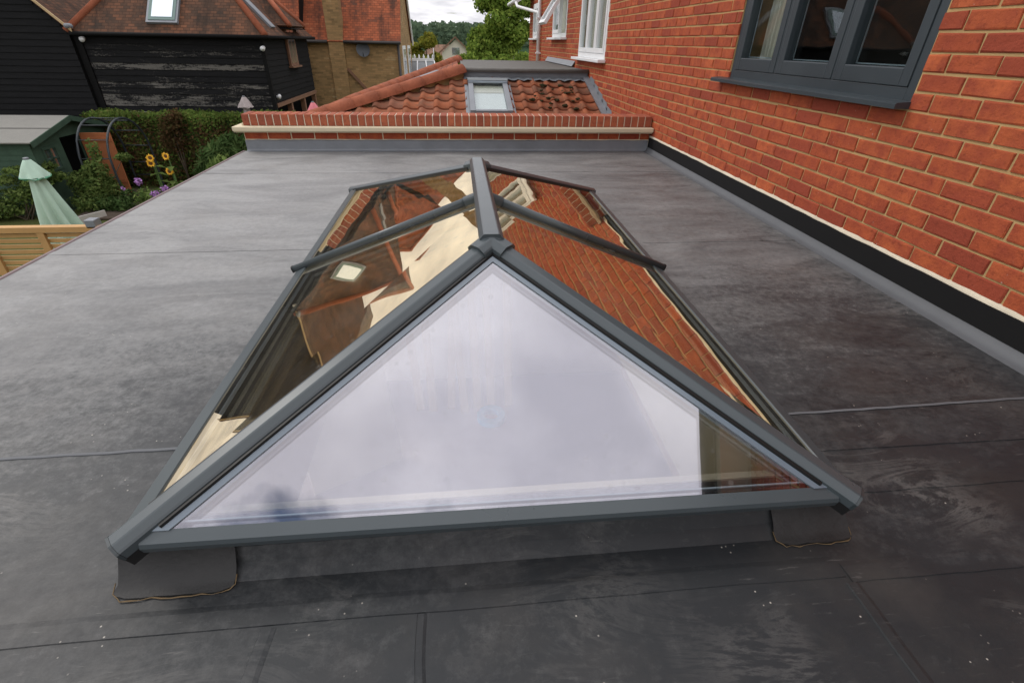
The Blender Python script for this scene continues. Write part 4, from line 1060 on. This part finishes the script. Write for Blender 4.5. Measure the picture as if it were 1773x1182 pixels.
for r in (0, 1):
    for k in range(20): a = 1 + r * 20; fs.append((a + k, a + 20 + k, a + 20 + (k + 1) % 20, a + (k + 1) % 20))
d_ = mesh('dish', vs, fs, 'dish', ds, True); d_.location = (-3.77, SY - .12, .60); d_.rotation_euler = (math.radians(-8), 0, math.radians(12))
tube('bracket', [(-3.77, SY - .10, .58), (-3.77, SY + .02, .45)], .025, 'dish', ds); tube('feed_arm', [(-3.77, SY - .14, .36), (-3.74, SY - .42, .52)], .014, 'dish', ds)

# ================================================================== garden
fen = thing('slatted_fence', 'golden slatted timber fence below the left edge of the flat roof', 'fence')
for k in range(9): box('slat', (-8.6, 6.545, -1.245 - k * .072), (-2.22, 6.565, -1.195 - k * .072), 'fence_wood', fen, .004)
for k in range(9, 22): box('slat', (-8.6, 6.545, -1.245 - k * .072), (-2.22, 6.565, -1.195 - k * .072), 'fence_wood', fen)
box('top_rail', (-8.6, 6.50, -1.175), (-2.22, 6.60, -1.10), 'fence_wood', fen, .005)
for x in (-8.2, -7.3, -6.0, -5.34, -4.3, -3.2): box('post', (x, 6.505, GZ), (x + .085, 6.544, -1.176), 'fence_wood', fen, .004)
box('post_cap', (-4.72, 6.50, -1.13), (-4.60, 6.63, -1.02), 'lead', fen, .01)

shed = thing('garden_shed', 'green boarded garden shed with grey felt roof and open orange door', 'shed')
hx, hl, hy_0, hy_1, hze, hzr = -9.9, -13.0, 13.06, 15.9, -1.16, -.82
mesh('wall', [(hl, hy_0, GZ), (hx, hy_0, GZ), (hx, hy_0, hze), (hl, hy_0, hze)], [(0, 1, 2, 3)], 'black_paint', shed)
lap_boards(shed, (hl, hy_0, 0), (hx, hy_0, 0), GZ, hze - .02, .13, 'shed_green', (0, -1, 0), None, .014)
# gable end with the doorway and window
bm = bmesh.new(); cells(bm, [hy_0, hy_1], [GZ, hze], [(14.05, 14.75, GZ, -1.25), (13.36, 13.80, -1.9, -1.4)], lambda b, a0, a1, b0, b1: abox(b, (hx - .04, a0, b0), (hx, a1, b1))); fin('gable_wall', bm, 'shed_green', shed)
prism('gable_peak', [(hx - .001, hy_0, hze), (hx - .001, hy_1, hze), (hx - .001, (hy_0 + hy_1) / 2, hzr)], .04, 'shed_green', shed, Vector((1, 0, 0)))
ym = (hy_0 + hy_1) / 2
for y_, s in ((hy_0 - .15, 1), (hy_1 + .15, -1)):
    zlow = hze - .02
    q = [(hx + .16, y_, zlow), (hl, y_, zlow), (hl, ym, hzr + .03), (hx + .16, ym, hzr + .03)]
    prism('roof_panel', q, .03, 'shed_felt', shed)
    sweep('bargeboard', (hx + .165, y_, zlow - .05), (hx + .165, ym, hzr - .03), [(-.012, -.06), (-.012, .06), (.012, .06), (.012, -.06)], (0, 0, 1), 'shed_green', shed)
sweep('felt_strip', (hx + .17, (hy_0 - .15 + ym) / 2, (hze - .02 + hzr + .03) / 2 + .006), (hl, (hy_0 - .15 + ym) / 2, (hze - .02 + hzr + .03) / 2 + .006), [(-.02, -.004), (-.02, .004), (.02, .004), (.02, -.004)], (0, 0, 1), 'felt_grey', shed)
bm = bmesh.new(); rect_frame(bm, hx - .03, hx + .02, 13.34, 13.82, -1.92, -1.38, .05, .05, .05); abox(bm, (hx - .02, 13.565, -1.88), (hx + .015, 13.595, -1.42)); abox(bm, (hx - .02, 13.39, -1.665), (hx + .015, 13.77, -1.635)); fin('window_frame', bm, 'shed_green', shed)
box('window_glass', (hx - .025, 13.38, -1.88), (hx - .02, 13.78, -1.42), 'sky_glass', shed)
box('back_wall', (hl + .3, hy_1 - .1, GZ), (hx - .05, hy_1 - .05, hze), 'black_paint', shed)
dr = box('door', (hx + .02, 14.76, GZ + .05), (hx + .78, 14.80, -1.24), 'orange_wood', shed, .004)
for z_ in (-2.5, -1.45): box('ledge', (hx + .05, 14.735, z_), (hx + .75, 14.758, z_ + .1), 'orange_wood', dr)

ar = thing('garden_arch', 'round topped black metal garden arch with rungs in front of the hedge', 'garden arch')
def hoop(x):
    pts = [(x, 13.76, GZ)] + [(x, 13.76, GZ + .3 * k) for k in range(1, 4)]
    for k in range(17): t = math.pi * (1 - k / 16); pts.append((x, 14.71 + .95 * math.cos(t), -1.83 + .95 * math.sin(t)))
    pts += [(x, 15.66, -1.83 - .3 * k) for k in range(1, 4)] + [(x, 15.66, GZ)]
    return tube('hoop', pts, .027, 'iron', ar)
hoop(-8.72); hoop(-9.42)
for t in (8, 35, 62, 90, 118, 145, 172):
    a = math.radians(t); y, z_ = 14.71 - .95 * math.cos(a), -1.83 + .95 * math.sin(a); tube('rung', [(-9.42, y, z_), (-8.72, y, z_)], .014, 'iron', ar, 6)
for y in (13.76, 15.66):
    for z_ in (-2.15, -2.5): tube('rung', [(-9.42, y, z_), (-8.72, y, z_)], .014, 'iron', ar, 6)

def closed_parasol(name, label, x, y, ztop, zb, r, mat, trim, cap=True, lean=0):
    t = thing(name, label, 'parasol')
    tube('pole', [(x + lean * 1.2, y, GZ), (x, y, ztop)], .022, 'white_upvc', t)
    vs = []; fs = []; N = 48; rows_ = 14
    def skin(z0, z1, r0, r1, amp, nm, matn):
        vs = []; fs = []
        for j in range(rows_ + 1):
            f = j / rows_; z_ = z0 + (z1 - z0) * f
            for i in range(N):
                a = 2 * math.pi * i / N; rr = (r0 + (r1 - r0) * f ** .85) * (1 + amp * f * math.sin(a * 8 + .6 * math.sin(f * 5)) + .05 * math.sin(a * 3 + f * 4))
                cx = x + lean * (ztop - z_) / 2.2
                vs.append((cx + rr * math.cos(a), y + rr * math.sin(a), z_ + .012 * math.sin(a * 8) * f))
        for j in range(rows_):
            for i in range(N): fs.append((j * N + i, j * N + (i + 1) % N, (j + 1) * N + (i + 1) % N, (j + 1) * N + i))
        return mesh(nm, vs, fs, matn, t, True)
    skin(ztop - .06, zb, .05, r, .5, 'canopy', mat)
    if cap:
        hh = ztop - .26
        skin(ztop - .0, hh, .045, .19, .07, 'top_vent', mat)
        skin(hh + .012, hh - .012, .192, .197, .07, 'vent_edge', trim)
        box('finial', (x - .03, y - .03, ztop - .02), (x + .03, y + .03, ztop + .03), 'lead', t, .01)
    return t
closed_parasol('parasol', 'closed pale green parasol standing behind the slatted fence', -6.66, 8.6, -.70, -2.35, .30, 'parasol_green', 'parasol_trim', lean=.16)
closed_parasol('parasol', 'closed grey parasol in front of the flaking black barn', -6.02, 16.1, -.48, -2.3, .22, 'parasol_grey', 'parasol_grey')
closed_parasol('parasol', 'closed pink parasol poking up behind the brick parapet', -4.12, 16.0, -.60, -2.3, .24, 'parasol_pink', 'parasol_pink')

pot = thing('terracotta_planter', 'orange terracotta planter beside the green shed wall', 'planter')
tube('pot', [(-11.2, 12.6, GZ), (-11.2, 12.6, GZ + .55), (-11.2, 12.6, GZ + .62)], [.16, .26, .29], 'terracotta', pot, 18)
sp_ = thing('timber_edging', 'weathered pale timber edging board beside the flower bed', 'edging')
box('board', (-.55, -.02, 0), (.55, .02, .2), 'concrete', sp_, .005); sp_.location = (-8.95, 12.3, GZ); sp_.rotation_euler = (0, 0, math.radians(62))
o = box('flower_bed', (-9.4, 12.6, GZ + .004), (-2.4, 15.4, GZ + .06), 'soil', None, .02); o['kind'] = 'structure'

def bush(name, label, clumps, n, size, mat, stems=5, cat='shrub', droop=0, aspect=1.7, group=None):
    t = thing(name, label, cat, group=group)
    leaves('foliage', clump_spots(clumps, n), mat, t, size, aspect, droop)
    c0 = clumps[0][0]; bx0 = sum(c[0][0] for c in clumps) / len(clumps); by0 = sum(c[0][1] for c in clumps) / len(clumps)
    for k in range(stems):
        c = random.choice(clumps)[0]
        tube('stem', [(bx0 + random.uniform(-.08, .08), by0 + random.uniform(-.08, .08), GZ), (bx0 * .5 + c[0] * .5, by0 * .5 + c[1] * .5, GZ * .45 + c[2] * .55), c], [.018, .013, .006], 'bark', t, 5)
    return t
# hedge
hd = thing('hedge', 'long clipped green hedge with brown bare patches in front of the black barns', 'hedge')
box('hedge_core', (-10.3, 15.95, GZ), (-4.35, 16.75, -1.02), 'leaf_dark', hd)
sp1 = []; sp2 = []
for _ in range(11000):
    x = random.uniform(-10.4, -4.25); z_ = random.uniform(GZ, -.93); y = 15.93 - abs(random.gauss(0, .05)) + .04 * math.sin(x * 5 + z_ * 3)
    (sp1 if random.random() < .35 + .65 * max(0, (z_ + 1.35) / .42) else sp2).append((Vector((x, y, z_)), Vector((0, -1, .2))))
for _ in range(6500):
    x = random.uniform(-10.4, -4.25); y = random.uniform(15.9, 16.8); sp1.append((Vector((x, y, -.98 + random.gauss(0, .035) + .03 * math.sin(x * 3))), Vector((0, -.2, 1))))
leaves('foliage', sp1, 'leaf_hedge', hd, .06); leaves('dry_foliage', sp2, 'leaf_dry', hd, .06)
bush('climbing_rose', 'leafy green climber scrambling up the near side of the garden arch',
     [((-9.15, 13.5, -2.35), (.42, .35, .45)), ((-9.05, 13.6, -1.95), (.32, .3, .3)), ((-9.3, 13.4, -2.65), (.5, .4, .28)), ((-9.45, 13.45, -2.2), (.3, .25, .3)), ((-9.0, 13.75, -1.5), (.14, .14, .3)), ((-8.9, 13.75, -2.4), (.25, .25, .35)), ((-9.75, 13.2, -2.0), (.28, .2, .12)), ((-9.85, 13.2, -1.75), (.22, .2, .1)), ((-8.72, 14.3, -1.75), (.2, .2, .1))], 4200, .055, 'leaf_bush', 8, 'climber')
bush('scrambling_briar', 'loose leafy briar growing in front of the green shed window',
     [((-10.15, 12.75, -1.75), (.35, .25, .10)), ((-10.5, 12.7, -1.95), (.3, .25, .12)), ((-9.95, 12.8, -2.05), (.35, .3, .16)), ((-10.3, 12.75, -2.3), (.5, .3, .22)), ((-10.9, 12.7, -2.6), (.6, .3, .25)), ((-11.5, 12.75, -2.5), (.35, .2, .3)), ((-9.7, 12.9, -1.85), (.2, .2, .08))], 2300, .055, 'leaf_bush', 9)
bush('dark_shrub', 'dark leafy shrub at the foot of the garden arch', [((-8.95, 13.35, -2.7), (.35, .3, .25)), ((-8.6, 13.3, -2.72), (.3, .25, .2)), ((-8.45, 13.5, -2.55), (.2, .2, .2))], 1500, .05, 'leaf_dark')
bush('arching_shrub', 'tall arching olive green shrub against the hedge near the roof edge',
     [((-6.3, 14.6, -2.1), (.75, .5, .75)), ((-5.7, 14.6, -1.9), (.6, .5, .6)), ((-6.8, 14.8, -2.3), (.5, .4, .5)), ((-5.2, 14.7, -2.2), (.6, .45, .6)), ((-6.0, 14.5, -1.5), (.35, .3, .3)), ((-5.45, 14.7, -1.45), (.3, .3, .3))], 5200, .085, 'leaf_dark', 9, droop=.6, aspect=3.2)
bush('arching_shrub', 'yellow green grassy shrub in front of the dark arching shrub', [((-6.1, 13.9, -2.15), (.5, .35, .5)), ((-5.6, 13.9, -2.3), (.5, .35, .45)), ((-5.3, 14.0, -1.95), (.3, .25, .35))], 1500, .09, 'leaf_bush', 6, droop=.8, aspect=4)
bush('red_shrub', 'red berried shrub poking above the hedge top', [((-8.0, 15.7, -1.15), (.3, .2, .3)), ((-7.85, 15.75, -.95), (.2, .2, .22)), ((-8.1, 15.7, -1.55), (.35, .2, .4))], 900, .06, 'leaf_dry', 5)
bush('border_plants', 'low green border plants at the foot of the sunflowers', [((-7.6, 13.4, -2.6), (.4, .35, .25)), ((-7.2, 13.5, -2.5), (.35, .3, .3)), ((-8.0, 13.5, -2.6), (.35, .3, .25))], 1800, .06, 'leaf_bush', 5, 'plants')
# purple flowers
pf = thing('purple_flowers', 'clump of pale purple flowers beside the roof edge', 'flowers')
leaves('blossom', clump_spots([((-7.55, 13.1, -2.42), (.14, .12, .10)), ((-7.35, 13.2, -2.30), (.10, .1, .08)), ((-8.1, 13.5, -2.2), (.1, .1, .1)), ((-8.5, 13.45, -2.35), (.05, .05, .05))], 260), 'purple', pf, .05, 1.1)
for q in ((-7.55, 13.1), (-7.35, 13.2), (-8.1, 13.5)): tube('stem', [(q[0], q[1], GZ), (q[0], q[1], -2.35)], .01, 'stem', pf, 5)
# sunflowers
def sunflower(x, y, z_, rz, label):
    t = thing('sunflower', label, 'sunflower', group='sunflowers beside the garden arch')
    tube('stem', [(x + .04, y + .1, GZ), (x, y + .08, (GZ + z_) / 2), (x, y + .05, z_ + .03), (x, y, z_)], [.02, .018, .014, .012], 'stem', t, 6)
    vs = []; fs = []
    for k in range(22):
        a = 2 * math.pi * k / 22 + random.uniform(-.08, .08); L_ = random.uniform(.08, .11); w_ = .021; i = len(vs)
        d = Vector((math.cos(a), -.12, math.sin(a))); u = Vector((-math.sin(a), 0, math.cos(a)))
        vs += [d * .035 - u * .01, d * (L_ * .6) - u * w_ + Vector((0, -.012, 0)), d * L_ + Vector((0, random.uniform(-.02, .03), 0)), d * (L_ * .6) + u * w_ + Vector((0, -.012, 0)), d * .035 + u * .01]; fs.append((i, i + 1, i + 2, i + 3, i + 4))
    h_ = bpy.data.objects.new('flower_head', None); COL.objects.link(h_); h_.parent = t; h_.location = (x, y - .02, z_); h_.rotation_euler = (math.radians(-8), 0, rz)
    mesh('petals', vs, fs, 'petal', h_)
    vs = [(0, -.03, 0)] + [(.048 * math.cos(2 * math.pi * k / 16), -.008, .048 * math.sin(2 * math.pi * k / 16)) for k in range(16)]; mesh('seed_disc', vs, [(0, 1 + k, 1 + (k + 1) % 16) for k in range(16)], 'seed_disc', h_, True)
    for k in range(5):
        a = random.uniform(0, 6.28); zz_ = GZ + .5 + k * .18; L_ = .26
        if zz_ > z_ - .1: break
        p = Vector((x, y + .06, zz_)); d = Vector((math.cos(a), math.sin(a), .1)); u = Vector((-math.sin(a), math.cos(a), 0))
        mesh('leaf', [p, p + d * L_ * .45 - u * .09, p + d * L_ + Vector((0, 0, -.1)), p + d * L_ * .45 + u * .09], [(0, 1, 2, 3)], 'leaf_bush', t)
sunflower(-7.66, 13.6, -1.64, .15, 'large sunflower closest to the arch leg with a dark centre')
sunflower(-7.28, 13.6, -1.60, -.2, 'upper sunflower on the side away from the arch leg')
sunflower(-7.34, 13.65, -1.98, .1, 'lowest and smallest sunflower below the other blooms')
sunflower(-7.72, 13.64, -1.78, .5, 'sunflower turned aside just below the large one at the arch leg')

# ================================================================== background trees and houses
def tree(name, label, x, y, zb, clumps, n, size, mat, trunk=.25):
    t = thing(name, label, 'tree')
    cz = sum(c[0][2] for c in clumps) / len(clumps)
    tr = tube('trunk', [(x, y, zb), (x + .1, y, (zb + cz) / 2), (x, y, cz)], [trunk, trunk * .75, trunk * .4], 'bark', t, 8)
    for c, r in clumps[:7]: tube('limb', [(x, y, (zb + cz) / 2 + .2), ((x + c[0]) / 2, (y + c[1]) / 2, (cz + c[2]) / 2), c], [trunk * .4, trunk * .25, trunk * .08], 'bark', t, 6)
    leaves('crown', clump_spots(clumps, n), mat, t, size, 1.3)
def rand_clumps(cx, cy, cz, rx, ry, rz, n, r):
    out = []
    for _ in range(n):
        while True:
            d = Vector((random.uniform(-1, 1), random.uniform(-1, 1), random.uniform(-1, 1)))
            if d.length < 1: break
        s = random.uniform(.75, 1.25) * r; out.append(((cx + d.x * rx, cy + d.y * ry, cz + d.z * rz), (s, s, s * .8)))
    return out
tree('broadleaf_tree', 'big dense green tree beside the far end of the brick house', 4.0, 46, GZ, rand_clumps(3.9, 46, 1.9, 2.5, 2.4, 4.3, 60, .9), 30000, .21, 'leaf_tree', .22)
tree('yellowing_tree', 'small yellow green tree in front of the wooded hill', -2.0, 40, GZ, rand_clumps(-1.95, 40, .05, 1.0, .9, 1.35, 18, .42), 5200, .14, 'leaf_yellow', .14)
tree('dark_tree', 'dark green tree standing between the pale far house and the big tree', 1.0, 38, GZ, rand_clumps(.75, 38, -.55, .75, .7, .75, 12, .4), 3200, .14, 'leaf_tree', .12)
tree('garden_tree', 'low olive garden tree behind the flat felt roof', 3.4, 36, GZ, rand_clumps(3.0, 36, -.6, 1.9, .9, .9, 16, .5), 4200, .16, 'leaf_tree', .14)
fh = thing('far_house', 'pale far house with a brown gabled roof beyond the trees', 'house')
FX, FY = .2, 62.0
mesh('wall', [(-1.6 + FX, FY, GZ), (1.5 + FX, FY, GZ), (1.5 + FX, FY, -.1), (FX - .05, FY, 1.15), (-1.6 + FX, FY, -.1), (-1.6 + FX, FY + 6, GZ), (-1.6 + FX, FY + 6, -.1)], [(0, 1, 2, 3, 4), (0, 4, 6, 5)], 'far_wall', fh)
for sx in (-1, 1): roofpoly('roof_slope', [(FX - .05, FY - .3, 1.32), (FX - .05 + sx * 1.85, FY - .3, -.22), (FX - .05 + sx * 1.85, FY + 6, -.22), (FX - .05, FY + 6, 1.32)], 'far_roof', fh, .12, (0, 1, 0))
box('window', (FX - .5, FY - .04, -.3), (FX + .3, FY - .005, .35), 'sky_glass', fh)
fh2 = thing('tan_bungalow', 'low tan roofed house half hidden behind the yellow green tree', 'house')
box('wall', (-3.6, 70, GZ), (-.4, 74, -.55), 'far_wall', fh2); roofpoly('roof_slope', [(-3.8, 69.7, -.6), (-.2, 69.7, -.6), (-.6, 72, .55), (-3.4, 72, .55)], 'far_roof', fh2, .1, (1, 0, 0))
cs = thing('conservatory', 'white framed conservatory roof with ridge finials behind the tiled hip', 'conservatory')
cx0, cx1, cy_, cz_ = -2.42, -1.12, 30.0, .14
box('ridge_beam', (cx0, cy_, cz_ - .12), (cx1, cy_ + .14, cz_ + .02), 'white_upvc', cs, .01)
for k in range(6): tube('finial', [(cx0 + .06 + (cx1 - cx0 - .12) * k / 5, cy_ + .07, cz_ + .02), (cx0 + .06 + (cx1 - cx0 - .12) * k / 5, cy_ + .07, cz_ + .10), (cx0 + .06 + (cx1 - cx0 - .12) * k / 5, cy_ + .07, cz_ + .20)], [.045, .05, .008], 'white_upvc', cs, 8)
tube('end_finial', [(cx1, cy_ + .05, cz_), (cx1, cy_ + .05, cz_ + .5)], [.04, .015], 'white_upvc', cs, 6)
prism('roof_glass', [(cx0, cy_ - .01, cz_ - .10), (cx1, cy_ - .01, cz_ - .10), (cx1 + .3, cy_ - 1.8, -1.0), (cx0 - .1, cy_ - 1.8, -1.0)], .02, 'grey_glass', cs)
for k in range(4): a = k / 3; sweep('glazing_bar', (cx0 + (cx1 - cx0) * a, cy_ - .02, cz_ - .09), (cx0 - .1 + (cx1 - cx0 + .4) * a, cy_ - 1.8, -.98), [(-.025, -.01), (-.025, .03), (.025, .03), (.025, -.01)], (0, 0, 1), 'white_upvc', cs)
box('wall', (cx0 - .1, cy_ - 1.7, GZ), (cx1 + .3, cy_ - 1.65, -1.02), 'white_upvc', cs)
